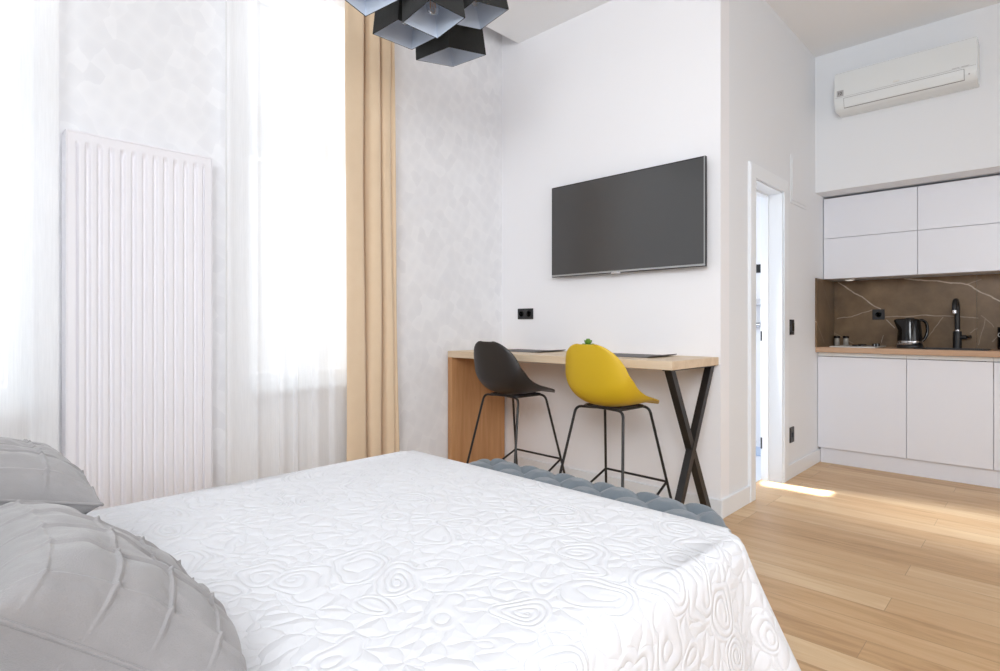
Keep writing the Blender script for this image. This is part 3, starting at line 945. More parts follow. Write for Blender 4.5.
# ------------------------------------------------------------------ bar stools
def stool(cx, cy, shell_mat, label):
    t = thing('bar_stool', label, 'stool', (cx, cy, 0), 'bar stools at the desk')
    # shell: centre profile from front lip over seat to top of back (y, z, half width)
    rows = [(0.205, 0.670, 0.150, 0.000, 0.000), (0.170, 0.684, 0.172, 0.002, 0.000), (0.100, 0.681, 0.185, 0.025, 0.000), (0.000, 0.672, 0.195, 0.062, 0.000), (-0.090, 0.672, 0.202, 0.100, 0.005), (-0.160, 0.694, 0.204, 0.120, 0.028), (-0.205, 0.746, 0.200, 0.100, 0.042), (-0.226, 0.820, 0.188, 0.066, 0.046), (-0.240, 0.885, 0.172, 0.038, 0.040), (-0.248, 0.930, 0.154, 0.020, 0.030), (-0.253, 0.960, 0.134, 0.008, 0.022), (-0.256, 0.981, 0.112, 0.002, 0.014), (-0.258, 0.995, 0.084, 0.000, 0.006), (-0.259, 1.001, 0.058, -0.002, 0.000)]
    bm = B()
    def f(u, v):
        y, z, w, lz, fy = cr(rows, v)
        a = 2*u-1
        b = abs(a)
        return (cx+w*(math.sin(a*PI/2*0.92)/math.sin(PI/2*0.92)), cy+y+fy*b**2.2, z+lz*b**2.2)
    grid(bm, f, 36, 60)
    o = obj('seat_shell', bm, shell_mat, t, smooth=True, recalc=True)
    md = o.modifiers.new('thick', 'SOLIDIFY'); md.thickness = 0.011; md.offset = 0
    md = o.modifiers.new('round', 'BEVEL'); md.width = 0.004; md.segments = 2; md.limit_method = 'ANGLE'; md.angle_limit = math.radians(50)
    r = 0.0075
    zt = 0.655
    top = {(-1, -1): (-0.166, -0.125), (1, -1): (0.140, -0.125), (-1, 1): (-0.146, 0.115), (1, 1): (0.146, 0.115)}
    foot = {(-1, -1): (-0.252, -0.265), (1, -1): (0.228, -0.265), (-1, 1): (-0.235, 0.255), (1, 1): (0.235, 0.255)}
    for key in top:
        a, b = top[key], foot[key]
        inner = (a[0]*0.25, a[1]*0.9)
        bm = B()
        tube(bm, fillet([(cx+inner[0], cy+inner[1], zt+0.004), (cx+a[0], cy+a[1], zt), (cx+b[0], cy+b[1], 0.004)], 0.035, 6), r, 10)
        lg = obj('leg', bm, M['black_metal'], t, smooth=True, auto=50)
        bm = B(); lathe(bm, [(0.010, 0.0), (0.010, 0.012)], cx+b[0], cy+b[1], 12)
        obj('foot_cap', bm, M['black_plastic'], lg, smooth=True, auto=40)
    bm = B()
    tube(bm, [(cx+x, cy+y, zt+0.006) for x, y in fillet_closed([(-0.125, -0.12), (0.125, -0.12), (0.125, 0.11), (-0.125, 0.11)], 0.04)], r, 10, closed=True)
    obj('seat_frame', bm, M['black_metal'], t, smooth=True)
    bm = B(); box(bm, cx-0.10, cx+0.10, cy-0.08, cy+0.08, zt+0.006, zt+0.018, 0.004); obj('mounting_plate', bm, M['black_metal'], t)
    def at(key, z):
        a, b = top[key], foot[key]; s = (zt-z)/zt
        return (cx+a[0]+(b[0]-a[0])*s, cy+a[1]+(b[1]-a[1])*s, z)
    zr = 0.245
    bm = B(); tube(bm, fillet([at((-1, -1), 0.03), at((-1, 1), zr), at((1, 1), zr), at((1, -1), 0.03)], 0.012, 3), 0.0068, 10)
    obj('footrest', bm, M['black_metal'], t, smooth=True, auto=50)
    t.rotation_euler = (0, 0, math.radians(-2.0))
    return t
def fillet_closed(p, rad, n=5):
    res = []
    m = len(p)
    for i in range(m):
        a, b, c_ = Vector((*p[i-1], 0)), Vector((*p[i], 0)), Vector((*p[(i+1) % m], 0))
        u, v = (a-b).normalized()*rad, (c_-b).normalized()*rad
        for q in range(n+1):
            s = q/n
            w = (b+u)*(1-s)**2+b*2*s*(1-s)+(b+v)*s*s
            res.append((w.x, w.y))
    return res
stool(-2.470, 2.705, M['black_shell'], 'bar stool with black plastic shell, nearer the oak side panel')
stool(-1.722, 2.685, M['yellow_shell'], 'bar stool with yellow plastic shell, nearer the crossed desk leg')

# ------------------------------------------------------------------ television and wall fittings
tv = thing('television', 'large flat black television mounted on the white wall above the desk', 'television', (-1.97, TY, 1.43))
TX0, TX1, TZ0, TZ1, TF = -2.527, -1.410, 1.437, 2.066, 3.137
bm = B(); box(bm, TX0, TX1, TF, TF+0.022, TZ0, TZ1, 0.002, 1); obj('case', bm, M['black_plastic'], tv)
bm = B(); box(bm, TX0+0.16, TX1-0.16, TF+0.022, TF+0.05, TZ0+0.08, TZ1-0.15, 0.008); obj('rear_cover', bm, M['black_plastic'], tv)
bm = B(); box(bm, -2.1, -1.84, TF+0.05, TY, 1.62, 1.88); obj('wall_mount', bm, M['black_metal'], tv)
bm = B(); box(bm, TX0+0.008, TX1-0.010, TF-0.0015, TF+0.0005, TZ0+0.016, TZ1-0.008); obj('screen', bm, M['screen'], tv)
bm = B(); box(bm, TX0+0.002, TX1-0.002, TF-0.0025, TF+0.0005, TZ0+0.004, TZ0+0.0155, 0.0008, 1); obj('lower_trim', bm, M['steel_trim'], tv)
bm = B(); box(bm, TX1-0.0095, TX1-0.0035, TF-0.0022, TF+0.0005, TZ0+0.016, TZ1-0.003); obj('side_trim', bm, M['steel_trim'], tv)
bm = B(); box(bm, -2.035, -1.968, TF-0.004, TF, TZ0-0.006, TZ0+0.006, 0.001, 1); obj('nameplate', bm, M['chrome'], tv)

def socket_plate(name, label, cat, origin, uv, w, h, n, holes=True, group=None):
    """Wall plate: origin is its centre on the wall, uv the wall's across direction, normal = uv x z flipped to the room."""
    t = thing(name, label, cat, origin, group)
    o0 = Vector(origin); ux = Vector(uv[0]); nn = Vector(uv[1])
    def bx(u0, u1, z0, z1, d0, d1, nm, mat, par, bev=0.001):
        bm = B(); box(bm, u0, u1, d0, d1, z0, z1, bev, 1)
        for v in bm.verts:
            v.co = o0+ux*v.co.x+nn*v.co.y+Vector((0, 0, v.co.z))
        return obj(nm, bm, mat, par)
    bx(-w/2, w/2, -h/2, h/2, 0, 0.009, 'plate', M['black_plastic'], t, 0.0015)
    step_u = w/n if w > h else 0
    step_z = h/n if h > w else 0
    for i in range(n):
        cu = (i-(n-1)/2)*step_u; cz = (i-(n-1)/2)*step_z
        if holes:
            bm = B()
            lathe(bm, [(0.0225, 0.0085), (0.0225, 0.0098), (0.019, 0.0098), (0.019, 0.0090)], 0, 0, 24)
            for v in bm.verts:
                v.co = o0+ux*(v.co.x+cu)+Vector((0, 0, v.co.y+cz))+nn*v.co.z
            s = obj('socket', bm, M['gloss_black'], t)
            for du in (-0.0095, 0.0095):
                bm = B(); lathe(bm, [(0.0028, 0.0085), (0.0028, 0.0102)], du, 0, 10)
                for v in bm.verts:
                    v.co = o0+ux*(v.co.x+cu)+Vector((0, 0, v.co.y+cz))+nn*v.co.z
                obj('contact_hole', bm, M['label_black'], s)
        else:
            bx(cu-0.032, cu+0.032, cz-0.032, cz+0.032, 0.009, 0.0125, 'rocker', M['gloss_black'], t, 0.002)
    return t
socket_plate('wall_outlet', 'black double outlet on the white wall left of the television', 'outlet', (-2.831, TY, 1.187), ((1, 0, 0), (0, -1, 0)), 0.15, 0.08, 2)
socket_plate('light_switch', 'black double light switch beside the doorway', 'switch', (SX, 4.435, 1.088), ((0, 1, 0), (1, 0, 0)), 0.08, 0.11, 1, False)
socket_plate('wall_outlet', 'black outlet low on the side wall near the kitchen plinth', 'outlet', (SX, 4.435, 0.31), ((0, 1, 0), (1, 0, 0)), 0.08, 0.11, 1)
socket_plate('wall_outlet', 'dark double outlet on the brown marble left of the kettle', 'outlet', (-1.016, NB-0.013, 1.19), ((1, 0, 0), (0, -1, 0)), 0.085, 0.085, 1)

# access panel above the switch
ap = thing('access_panel', 'white access panel high on the side wall between doorway and kitchen', 'access panel', (SX, 4.6, 1.99))
bm = B(); box(bm, SX, SX+0.006, 4.41, 4.78, 1.985, 2.335, 0.002, 1); obj('panel_frame', bm, M['side_wall'], ap)
bm = B(); box(bm, SX+0.006, SX+0.010, 4.432, 4.758, 2.007, 2.313, 0.0015, 1); obj('hatch', bm, M['side_wall'], ap)

# ------------------------------------------------------------------ pendant lamp
lamp = thing('pendant_lamp', 'ceiling lamp with a cluster of five black square shades lined in white', 'lamp', (-2.1, 1.62, CZ))
def shade(cx, cy, zb, s, h, rot, tx, ty, drop):
    tilt = Matrix.Translation((cx, cy, zb)) @ Matrix.Rotation(ty, 4, 'Y') @ Matrix.Rotation(tx, 4, 'X') @ Matrix.Translation((-cx, -cy, -zb))
    th = 0.004
    def ring(half, z, bm):
        vs = []
        for sx, sy in ((-1, -1), (1, -1), (1, 1), (-1, 1)):
            x, y = sx*half, sy*half
            vs.append(bm.verts.new((cx+x*math.cos(rot)-y*math.sin(rot), cy+x*math.sin(rot)+y*math.cos(rot), z)))
        return vs
    tp = 0.93
    # outside: black fabric shell with a rim and a closed top
    bm = B()
    a = ring(s/2, zb, bm); b = ring(s/2*tp, zb+h, bm)
    c_ = ring(s/2-th, zb, bm)
    for i in range(4):
        j = (i+1) % 4
        bm.faces.new((a[i], a[j], b[j], b[i])); bm.faces.new((a[i], a[j], c_[j], c_[i]))
    d = ring(s/2*tp-th, zb+h, bm)
    e_ = ring(s/2-th-0.0002, zb+0.001, bm)
    bm.faces.new(b)
    bmesh.ops.delete(bm, geom=d+e_, context='VERTS')
    bm.transform(tilt)
    sh = obj('shade', bm, M['shade_black'], lamp)
    bm = B()
    a = ring(s/2-th, zb+0.0005, bm); b = ring(s/2*tp-th, zb+h-0.004, bm)
    for i in range(4):
        j = (i+1) % 4
        bm.faces.new((a[j], a[i], b[i], b[j]))
    bm.faces.new(b[::-1])
    bm.transform(tilt)
    obj('lining', bm, M['shade_white'], sh, recalc=False)
    zt = zb+h-drop
    bm = B(); lathe(bm, [(0.017, zt), (0.020, zt+0.01), (0.020, zb+h-0.004)], cx, cy, 18); bm.transform(tilt); obj('lamp_holder', bm, M['pot'], sh, smooth=True, auto=40)
    bm = B(); lathe(bm, [(0.013, zt), (0.014, zt-0.012), (0.024, zt-0.034), (0.030, zt-0.058), (0.027, zt-0.078), (0.017, zt-0.092), (0.003, zt-0.097)], cx, cy, 20); bm.transform(tilt)
    obj('bulb', bm, M['bulb_glass'], sh, smooth=True)
    bm = B()
    pts = []
    for i in range(9):
        ang = 2*PI*i/8
        pts.append((cx+0.011*math.cos(ang), cy+0.011*math.sin(ang), zt-0.012-(0.056 if i % 2 else 0.0)))
    tube(bm, pts, 0.0026, 6); bm.transform(tilt); obj('filament', bm, M['filament'], sh, smooth=True)
    tip = tilt @ Vector((cx, cy, zb+h-0.002))
    bm = B(); tube(bm, [tip, tip+Vector((0, 0, 0.12)), (tip.x*0.6-2.1*0.4, tip.y*0.6+1.66*0.4, CZ-0.03)], 0.004, 8); obj('cable', bm, M['black_plastic'], lamp, smooth=True)
SHADES = [  # (x, y, z of the rim, side, height, turn, tilt x, tilt y, bulb drop)
    (-2.237, 1.949, 2.490, 0.258, 0.20, 0.014, 0.184, 0.072, 0.055),
    (-2.241, 1.660, 2.500, 0.226, 0.20, -0.061, -0.009, 0.078, 0.055),
    (-1.948, 1.597, 2.440, 0.197, 0.20, -0.018, -0.010, -0.114, 0.075),
    (-1.959, 1.873, 2.570, 0.215, 0.20, -0.091, 0.175, -0.078, 0.055),
    (-2.064, 1.331, 2.500, 0.225, 0.20, 0.248, -0.068, -0.124, 0.055),
]
for s in SHADES: shade(*s)
bm = B(); lathe(bm, [(0.06, CZ-0.03), (0.14, CZ-0.022), (0.15, CZ)], -2.1, 1.62, 32); obj('ceiling_plate', bm, M['black_metal'], lamp, smooth=True, auto=40)

# ------------------------------------------------------------------ kitchen
DOORF = 5.075
def cabinet(x0, x1, label, i):
    t = thing('base_cabinet', label, 'cabinet', ((x0+x1)/2, 5.3, 0), 'white kitchen base cabinets')
    bm = B(); box(bm, x0+0.0005, x1-0.0005, DOORF+0.02, NB-0.014, 0.128, 0.74); obj('carcass', bm, M['white_lacquer'], t)
    bm = B(); box(bm, x0+0.0018, x1-0.0018, DOORF, DOORF+0.019, 0.125, 0.852, 0.0012, 1); obj('door', bm, M['white_lacquer'], t)
    bm = B(); box(bm, x0+0.0005, x1-0.0005, DOORF+0.010, DOORF+0.0195, 0.856, 0.886, 0.001, 1); obj('grip_rail', bm, M['white_plastic'], t)
xs = [SX+0.002, -0.762, -0.278, 0.329]
for i, lb in enumerate(('white handleless base cabinet under the hob', 'white handleless base cabinet under the tap, right of the hob cabinet', 'white handleless base cabinet furthest right under the worktop')):
    cabinet(xs[i], xs[i+1], lb, i)
bm = B(); box(bm, SX+0.015, 0.329, 5.107, 5.122, 0, 0.122, 0.001, 1)
tag(obj('kitchen_plinth', bm, M['white_lacquer']), 'white plinth along the foot of the base cabinets', 'plinth')
# worktop with the sink cut-out
CT0, CT1, CF = 0.889, 0.928, 5.022
SKX0, SKX1, SKY0, SKY1 = -0.70, -0.33, 5.10, 5.40
wt = bmesh.new()
X = [SX+0.001, SKX0, SKX1, 0.329]; Y = [CF, SKY0, SKY1, NB-0.0135]
vt = {}
for k_, z in enumerate((CT0, CT1)):
    for i, x in enumerate(X):
        for j, y in enumerate(Y):
            vt[i, j, k_] = wt.verts.new((x, y, z))
for i in range(3):
    for j in range(3):
        if (i, j) == (1, 1): continue
        for k_ in (0, 1):
            wt.faces.new((vt[i, j, k_], vt[i+1, j, k_], vt[i+1, j+1, k_], vt[i, j+1, k_]))
for i in range(3):
    wt.faces.new((vt[i, 0, 0], vt[i+1, 0, 0], vt[i+1, 0, 1], vt[i, 0, 1])); wt.faces.new((vt[i, 3, 0], vt[i+1, 3, 0], vt[i+1, 3, 1], vt[i, 3, 1]))
    wt.faces.new((vt[0, i, 0], vt[0, i+1, 0], vt[0, i+1, 1], vt[0, i, 1])); wt.faces.new((vt[3, i, 0], vt[3, i+1, 0], vt[3, i+1, 1], vt[3, i, 1]))
for i in (1, 2):
    wt.faces.new((vt[i, 1, 0], vt[i, 2, 0], vt[i, 2, 1], vt[i, 1, 1])); wt.faces.new((vt[1, i, 0], vt[2, i, 0], vt[2, i, 1], vt[1, i, 1]))
tag(obj('worktop', wt, M['oak_counter']), 'oak kitchen worktop over the white base cabinets', 'worktop')
# sink
sk = thing('sink', 'black inset sink in the oak worktop below the tap', 'sink', (-0.515, 5.25, CT1))
bm = B()
def sinkring(ins, z):
    return [bm.verts.new(p) for p in ((SKX0+ins, SKY0+ins, z), (SKX1-ins, SKY0+ins, z), (SKX1-ins, SKY1-ins, z), (SKX0+ins, SKY1-ins, z))]
rr = [sinkring(-0.02, CT1+0.0005), sinkring(-0.02, CT1+0.004), sinkring(0.012, CT1+0.004), sinkring(0.02, CT1-0.17), sinkring(0.008, CT1-0.18), sinkring(0.003, CT1+0.0005)]
for a, b in zip(rr, rr[1:]+rr[:1]):
    for i in range(4):
        bm.faces.new((a[i], a[(i+1) % 4], b[(i+1) % 4], b[i]))
obj('basin', bm, M['black_plastic'], sk)
bm = B(); box(bm, SKX0+0.018, SKX1-0.018, SKY0+0.018, SKY1-0.018, CT1-0.178, CT1-0.168); obj('basin_bottom', bm, M['black_plastic'], sk)
bm = B(); lathe(bm, [(0.03, CT1-0.168), (0.028, CT1-0.165)], -0.515, 5.25, 20); obj('drain', bm, M['chrome'], sk)
# tap
tp_ = thing('kitchen_tap', 'black kitchen tap with chrome rings standing behind the sink', 'tap', (-0.505, 5.455, CT1))
tx, ty = -0.505, 5.455
bm = B(); lathe(bm, [(0.026, CT1), (0.026, CT1+0.125), (0.020, CT1+0.13)], tx, ty, 24); obj('body', bm, M['black_plastic'], tp_, smooth=True, auto=40)
bm = B(); lathe(bm, [(0.0205, CT1+0.130), (0.0205, CT1+0.14)], tx, ty, 24); obj('ring', bm, M['chrome'], tp_, smooth=True, auto=40)
bm = B()
sp = [(tx, ty, CT1+0.14), (tx, ty, CT1+0.30)]
for i in range(1, 10):
    a = PI*i/9*0.93
    sp.append((tx-0.003*(1-math.cos(a)), ty-0.055*(1-math.cos(a)), CT1+0.30+0.058*math.sin(a)))
sp.append((tx-0.006, ty-0.112, CT1+0.285))
tube(bm, sp, 0.0165, 14); obj('spout', bm, M['black_plastic'], tp_, smooth=True, auto=60)
bm = B(); lathe(bm, [(0.0175, CT1+0.262), (0.0175, CT1+0.285)], tx-0.006, ty-0.112, 18); obj('nozzle', bm, M['chrome'], tp_, smooth=True, auto=40)
bm = B(); tube(bm, [(tx+0.02, ty-0.005, CT1+0.083), (tx+0.055, ty-0.01, CT1+0.085)], 0.016, 14)
lv = obj('lever', bm, M['black_plastic'], tp_, smooth=True, auto=50)
bm = B(); tube(bm, [(tx+0.055, ty-0.01, CT1+0.085), (tx+0.082, ty-0.018, CT1+0.088)], [0.009, 0.012], 12); obj('lever_grip', bm, M['gloss_black'], lv, smooth=True, auto=50)
# hob
hb = thing('gas_hob', 'glass hob with black burner caps set in the worktop', 'hob', (-1.07, 5.28, CT1))
HX0, HX1, HYF, HYB = -1.262, -0.955, 5.06, 5.47
bm = B(); box(bm, HX0, HX1, HYF, HYB, CT1, CT1+0.009, 0.003, 2); obj('hob_plate', bm, M['pot'], hb)  # the bright reflection on the glass is put in as white colour
for y in (5.17, 5.36):
    bm = B(); lathe(bm, [(0.07, CT1+0.009), (0.07, CT1+0.011), (0.035, CT1+0.013)], -1.10, y, 28); br_ = obj('burner', bm, M['dark_steel'], hb, smooth=True, auto=40)
    bm = B(); lathe(bm, [(0.030, CT1+0.013), (0.030, CT1+0.02), (0.026, CT1+0.022)], -1.10, y, 24); obj('burner_cap', bm, M['gloss_black'], br_, smooth=True, auto=40)
for y in (5.20, 5.30):
    bm = B(); lathe(bm, [(0.019, CT1+0.009), (0.016, CT1+0.03)], -0.985, y, 18); obj('knob', bm, M['gloss_black'], hb, smooth=True, auto=40)
# shakers
for x, lb in ((-1.312, 'grey glass shaker with black lid, nearest the marble return'), (-1.245, 'grey glass shaker with black lid, next to the hob')):
    t = thing('spice_shaker', lb, 'shaker', (x, 5.40 if x < -1.3 else 5.492, CT1), 'spice shakers by the hob')
    y_ = 5.492
    t.location.y = y_
    bm = B(); lathe(bm, [(0.017, CT1), (0.020, CT1+0.004), (0.0185, CT1+0.055), (0.016, CT1+0.066)], x, y_, 20); obj('jar', bm, M['grey_glass'], t, smooth=True, auto=40)
    bm = B(); lathe(bm, [(0.023, CT1+0.066), (0.024, CT1+0.07), (0.024, CT1+0.080), (0.02, CT1+0.084)], x, y_, 20); obj('lid', bm, M['gloss_black'], t, smooth=True, auto=40)
# kettle
kx, ky = -0.775, 5.30
kt = thing('kettle', 'black electric kettle with chrome band on the worktop', 'kettle', (kx, ky, CT1))
bm = B(); lathe(bm, [(0.078, CT1), (0.084, CT1+0.006), (0.084, CT1+0.02), (0.078, CT1+0.026)], kx, ky, 32); obj('base', bm, M['black_plastic'], kt, smooth=True, auto=40)
bm = B(); lathe(bm, [(0.0815, CT1+0.027), (0.0825, CT1+0.029), (0.081, CT1+0.055), (0.080, CT1+0.056)], kx, ky, 36); obj('chrome_band', bm, M['chrome'], kt, smooth=True, auto=40)
bm = B()
profk = [(0.080, 0.056), (0.0785, 0.09), (0.0745, 0.13), (0.069, 0.17), (0.066, 0.195), (0.064, 0.203), (0.050, 0.210), (0.02, 0.213)]
lathe(bm, [(r, CT1+0.056+(z-0.056)*1.09) for r, z in profk], kx, ky, 40)
dirS = Vector((-0.93, -0.36, 0))
for v in bm.verts:                                   # draw the rim out into the spout
    h_ = (v.co.z-CT1)
    d = Vector((v.co.x-kx, v.co.y-ky, 0))
    if d.length > 0.05 and h_ > 0.15:
        c_ = max(0, d.normalized().dot(dirS.normalized()))
        v.co += dirS.normalized()*0.036*c_**10*min(1, (h_-0.15)/0.045)
obj('body', bm, M['gloss_black'], kt, smooth=True, auto=50)
bm = B()
hd = Vector((0.82, 0.57, 0)).normalized()
hp = [(0.055, 0.208), (0.085, 0.212), (0.112, 0.192), (0.122, 0.145), (0.116, 0.10), (0.098, 0.066), (0.076, 0.05)]
hp2 = [(Vector((kx, ky, CT1+cr(hp, i/24)[1]))+hd*cr(hp, i/24)[0]) for i in range(25)]
tube(bm, hp2, 0.0105, 12); obj('handle', bm, M['gloss_black'], kt, smooth=True, auto=50)
bm = B(); lathe(bm, [(0.030, CT1+0.2255), (0.030, CT1+0.229), (0.026, CT1+0.231)], kx, ky, 16); obj('lid_button', bm, M['black_plastic'], kt, smooth=True, auto=40)
# mug at the right
mg = thing('mug', 'black mug with white ring mark on the worktop right of the tap', 'mug', (-0.235, 5.40, CT1))
bm = B(); lathe(bm, [(0.038, CT1), (0.041, CT1+0.005), (0.041, CT1+0.16), (0.038, CT1+0.16), (0.037, CT1+0.012), (0.002, CT1+0.010)], -0.235, 5.40, 32); obj('cup', bm, M['gloss_black'], mg, smooth=True, auto=40)
bm = B(); 
ringp = []
for i in range(28):
    a = 2*PI*i/28
    ang = -2.28+0.30*math.cos(a)
    ringp.append((-0.235+0.0415*math.cos(ang), 5.40+0.0415*math.sin(ang), CT1+0.105+0.0125*math.sin(a)))
tube(bm, ringp, 0.0024, 6, closed=True); obj('ring_mark', bm, M['pot'], mg, smooth=True)['label'] = 'white ring mark'
bm = B(); tube(bm, fillet([(-0.235+0.04, 5.40, CT1+0.12), (-0.235+0.075, 5.40, CT1+0.115), (-0.235+0.075, 5.40, CT1+0.05), (-0.235+0.04, 5.40, CT1+0.045)], 0.02), 0.006, 10); obj('handle', bm, M['gloss_black'], mg, smooth=True)
# backsplash
bm = B(); box(bm, SX+0.013, -0.398, NB-0.0125, NB-0.0005, 0.9, 1.478)
o = obj('backsplash', bm, M['marble']); tag(o, 'brown marble backsplash slab with pale veins behind hob and kettle', 'backsplash')
bm = B(); box(bm, -0.3965, 0.329, NB-0.0125, NB-0.0005, 0.9, 1.478)
o = obj('backsplash', bm, M['marble']); tag(o, 'brown marble backsplash slab right of the tap seam', 'backsplash')
bm = B(); box(bm, SX+0.0005, SX+0.0125, CF-0.008, NB-0.001, CT1+0.0005, 1.478)
o = obj('backsplash', bm, M['marble_side']); tag(o, 'narrow brown marble return on the left side of the niche', 'backsplash')
# wall cabinets
UF = 5.233
uz = [1.481, 1.811, 2.142]
ux_ = [SX+0.004, -0.717, -0.081, 0.329]
names = {(0, 1): 'white wall cabinet, upper row, left column beside the side wall', (0, 0): 'white wall cabinet, lower row, left column over the hob', (1, 1): 'white wall cabinet, upper row, right of the left column', (1, 0): 'white wall cabinet, lower row, over the tap', (2, 1): 'white wall cabinet, upper row, furthest right', (2, 0): 'white wall cabinet, lower row, furthest right'}
for i in range(3):
    for j in range(2):
        x0, x1, z0, z1 = ux_[i], ux_[i+1], uz[j], uz[j+1]
        t = thing('wall_cabinet', names[i, j], 'cabinet', ((x0+x1)/2, 5.4, z0), 'white kitchen wall cabinets')
        bm = B(); box(bm, x0+0.0006, x1-0.0006, UF+0.02, NB-0.013, z0+0.0006, z1-0.0006); obj('carcass', bm, M['white_lacquer'], t)
        bm = B(); box(bm, x0+0.002, x1-0.002, UF, UF+0.019, z0+(0.0 if j == 0 else 0.0018), z1-0.0018, 0.0012, 1); obj('door', bm, M['white_lacquer'], t)
dl = thing('under_cabinet_light', 'small round light under the wall cabinet above the hob', 'light', (-1.19, 5.38, 1.481))
bm = B(); lathe(bm, [(0.038, 1.470), (0.040, 1.481)], -1.19, 5.36, 28); obj('housing', bm, M['white_plastic'], dl, smooth=True, auto=40)
bm = B(); lathe(bm, [(0.026, 1.4680), (0.030, 1.470)], -1.19, 5.36, 24); obj('lens', bm, M['downlight'], dl, smooth=True, auto=40)

# ------------------------------------------------------------------ air conditioner
AX0, AX1, AZ0, AZ1 = -1.168, -0.345, 2.700, 2.988
ac = thing('air_conditioner', 'white split air conditioner high on the kitchen wall', 'air conditioner', (-0.75, KY, 2.67))
D = 0.20
sec = [(KY, AZ1), (KY-D+0.02, AZ1), (KY-D+0.004, AZ1-0.008), (KY-D, AZ1-0.03), (KY-D-0.004, AZ0+0.10), (KY-D+0.002, AZ0+0.06), (KY-D+0.012, AZ0+0.025), (KY-D+0.03, AZ0+0.008), (KY-D+0.05, AZ0), (KY, AZ0+0.01)]
bm = B(); prism(bm, sec, 0, AX0, AX1)
bmesh.ops.bevel(bm, geom=[e for e in bm.edges if abs(e.verts[0].co.x-e.verts[1].co.x) < 1e-6], offset=0.004, segments=2, affect='EDGES')
obj('housing', bm, M['white_plastic'], ac, smooth=True, auto=35)
# outlet flap: curved strip slightly proud, framed by a dark gap
def acface(z):
    pts = [(AZ1-0.03, KY-D), (AZ0+0.10, KY-D-0.004), (AZ0+0.06, KY-D+0.002), (AZ0+0.025, KY-D+0.012), (AZ0+0.008, KY-D+0.03), (AZ0, KY-D+0.05)]
    for (za, ya), (zb, yb) in zip(pts, pts[1:]):
        if za >= z >= zb:
            return ya+(yb-ya)*(za-z)/(za-zb)
    return KY-D
def acstrip(x0, x1, z0, z1, lift, nm, mat, n=10):
    bm = B()
    vs = grid(bm, lambda u, v: (x0+(x1-x0)*u, acface(z0+(z1-z0)*v)-lift, z0+(z1-z0)*v), 2, n)
    o = obj(nm, bm, mat, ac, smooth=False, recalc=False)
    md = o.modifiers.new('thick', 'SOLIDIFY'); md.thickness = 0.003; md.offset = 0
acstrip(AX0+0.06, AX1-0.065, AZ0+0.018, AZ0+0.088, 0.0008, 'flap_gap', M['grey_line'], 16)
acstrip(AX0+0.0625, AX1-0.0675, AZ0+0.021, AZ0+0.0855, 0.0022, 'flap', M['white_plastic'], 16)
acstrip(AX0+0.004, AX1-0.004, AZ0+0.0975, AZ0+0.0990, 0.0003, 'seam', M['label_grey'], 2)
acstrip(AX0+0.016, AX0+0.060, AZ0+0.106, AZ0+0.150, 0.001, 'badge', M['label_grey'], 3)
zc = AZ0+0.128
for txt, sz, dx, dz, m_ in (('10', 0.030, 0.020, -0.010, 'label_black'),):
    cu = bpy.data.curves.new('numeral', 'FONT'); cu.body = txt; cu.size = sz; cu.extrude = 0.0006
    me_o = bpy.data.objects.new('badge_numeral', cu); COL.objects.link(me_o)
    me_o.rotation_euler = (PI/2, 0, 0)
    me_o.location = (AX0+dx, acface(zc)-0.0035, zc+dz)
    dg = bpy.context.evaluated_depsgraph_get()
    me = bpy.data.meshes.new_from_object(me_o.evaluated_get(dg))
    o2 = bpy.data.objects.new('badge_numeral', me); COL.objects.link(o2)
    o2.matrix_world = me_o.matrix_basis.copy()
    bpy.data.objects.remove(me_o)
    me.materials.clear(); me.materials.append(M['label_black'])
    o2.parent = ac; o2.matrix_parent_inverse = Matrix.Translation(-Vector(ac.location))
bm = B(); box(bm, -0.80, -0.765, acface(AZ0+0.118)-0.003, acface(AZ0+0.118), AZ0+0.113, AZ0+0.124, 0.001, 1); obj('logo_plate', bm, M['pot'], ac)  # brand plate whose bright highlight is put into the white colour
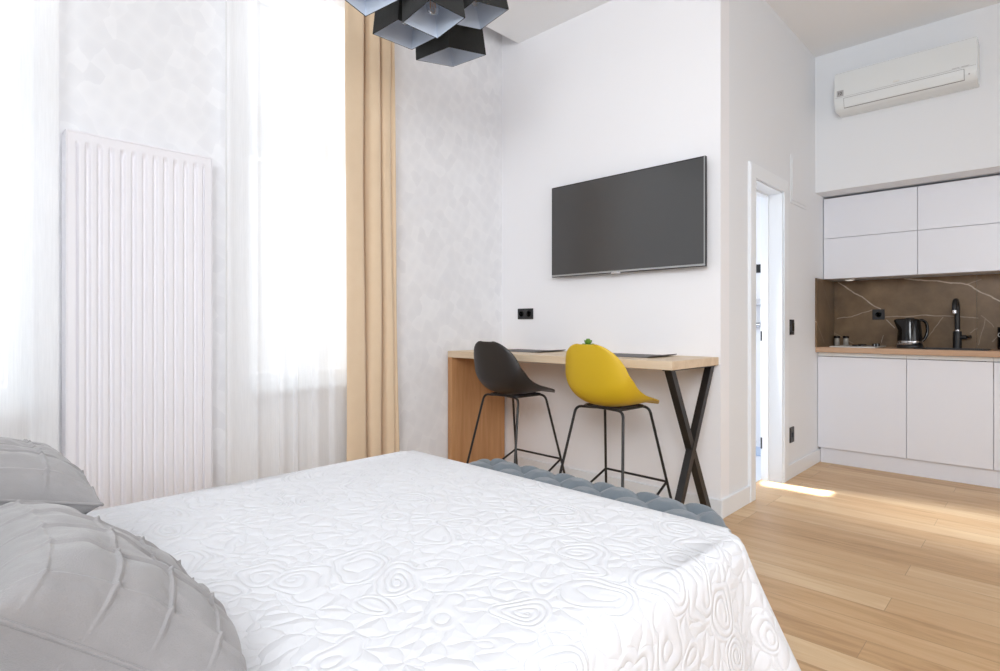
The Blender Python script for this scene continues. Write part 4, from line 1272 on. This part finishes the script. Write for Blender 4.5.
for a, b in ((-0.475, -0.435), (-0.425, -0.385)):
    bm = B(); box(bm, a, b, acface(AZ0+0.105)-0.002, acface(AZ0+0.105), AZ0+0.1035, AZ0+0.1062); obj('print_line', bm, M['label_grey'], ac)
bm = B(); box(bm, AX1-0.045, AX1-0.036, acface(AZ0+0.05)-0.002, acface(AZ0+0.05)+0.002, AZ0+0.046, AZ0+0.055, 0.001, 1); obj('indicator', bm, M['label_grey'], ac)

# ------------------------------------------------------------------ what shows of the bathroom
bm = B(); box(bm, -2.6, -1.5, 5.42, 5.6, 1.29, 1.345, 0.004); tag(obj('bathroom_ledge', bm, M['bath_grey']), 'grey stone ledge on the bathroom wall seen through the doorway', 'ledge')
sm = thing('shower_mixer', 'chrome mixer tap on the bathroom wall seen through the doorway', 'tap', (-2.02, 5.6, 1.10))
bm = B(); tube(bm, [(-2.10, 5.545, 1.105), (-1.96, 5.545, 1.105)], 0.022, 14); obj('mixer_body', bm, M['chrome'], sm, smooth=True, auto=50)
for x in (-2.08, -1.98):
    bm = B(); tube(bm, [(x, 5.6, 1.105), (x, 5.54, 1.105)], 0.012, 10); obj('wall_union', bm, M['chrome'], sm, smooth=True, auto=50)
bm = B(); tube(bm, [(-2.03, 5.545, 1.12), (-2.03, 5.53, 1.16)], 0.009, 10); obj('mixer_lever', bm, M['chrome'], sm, smooth=True, auto=50)
socket_plate('light_switch', 'small dark switch on the bathroom wall seen through the doorway', 'switch', (-1.985, 5.6, 1.64), ((1, 0, 0), (0, -1, 0)), 0.08, 0.08, 1, False)
bm = B(); box(bm, -2.3, -1.62, 4.95, 5.25, 0.002, 0.022, 0.008); tag(obj('bath_mat', bm, M['bath_mat']), 'pale blue mat on the bathroom floor beyond the doorway', 'mat')
bm = B(); box(bm, SX-0.141, SX-0.122, DY1-0.0135, DY1-0.0115, 0.99, 1.06); tag(obj('strike_plate', bm, M['dark_steel']), 'dark strike plate on the far door jamb', 'strike plate')
bm = B(); box(bm, SX-0.141, SX-0.122, DY1-0.0135, DY1-0.0115, 0.22, 0.30); tag(obj('door_hinge', bm, M['dark_steel']), 'dark hinge leaf low on the far door jamb', 'hinge')
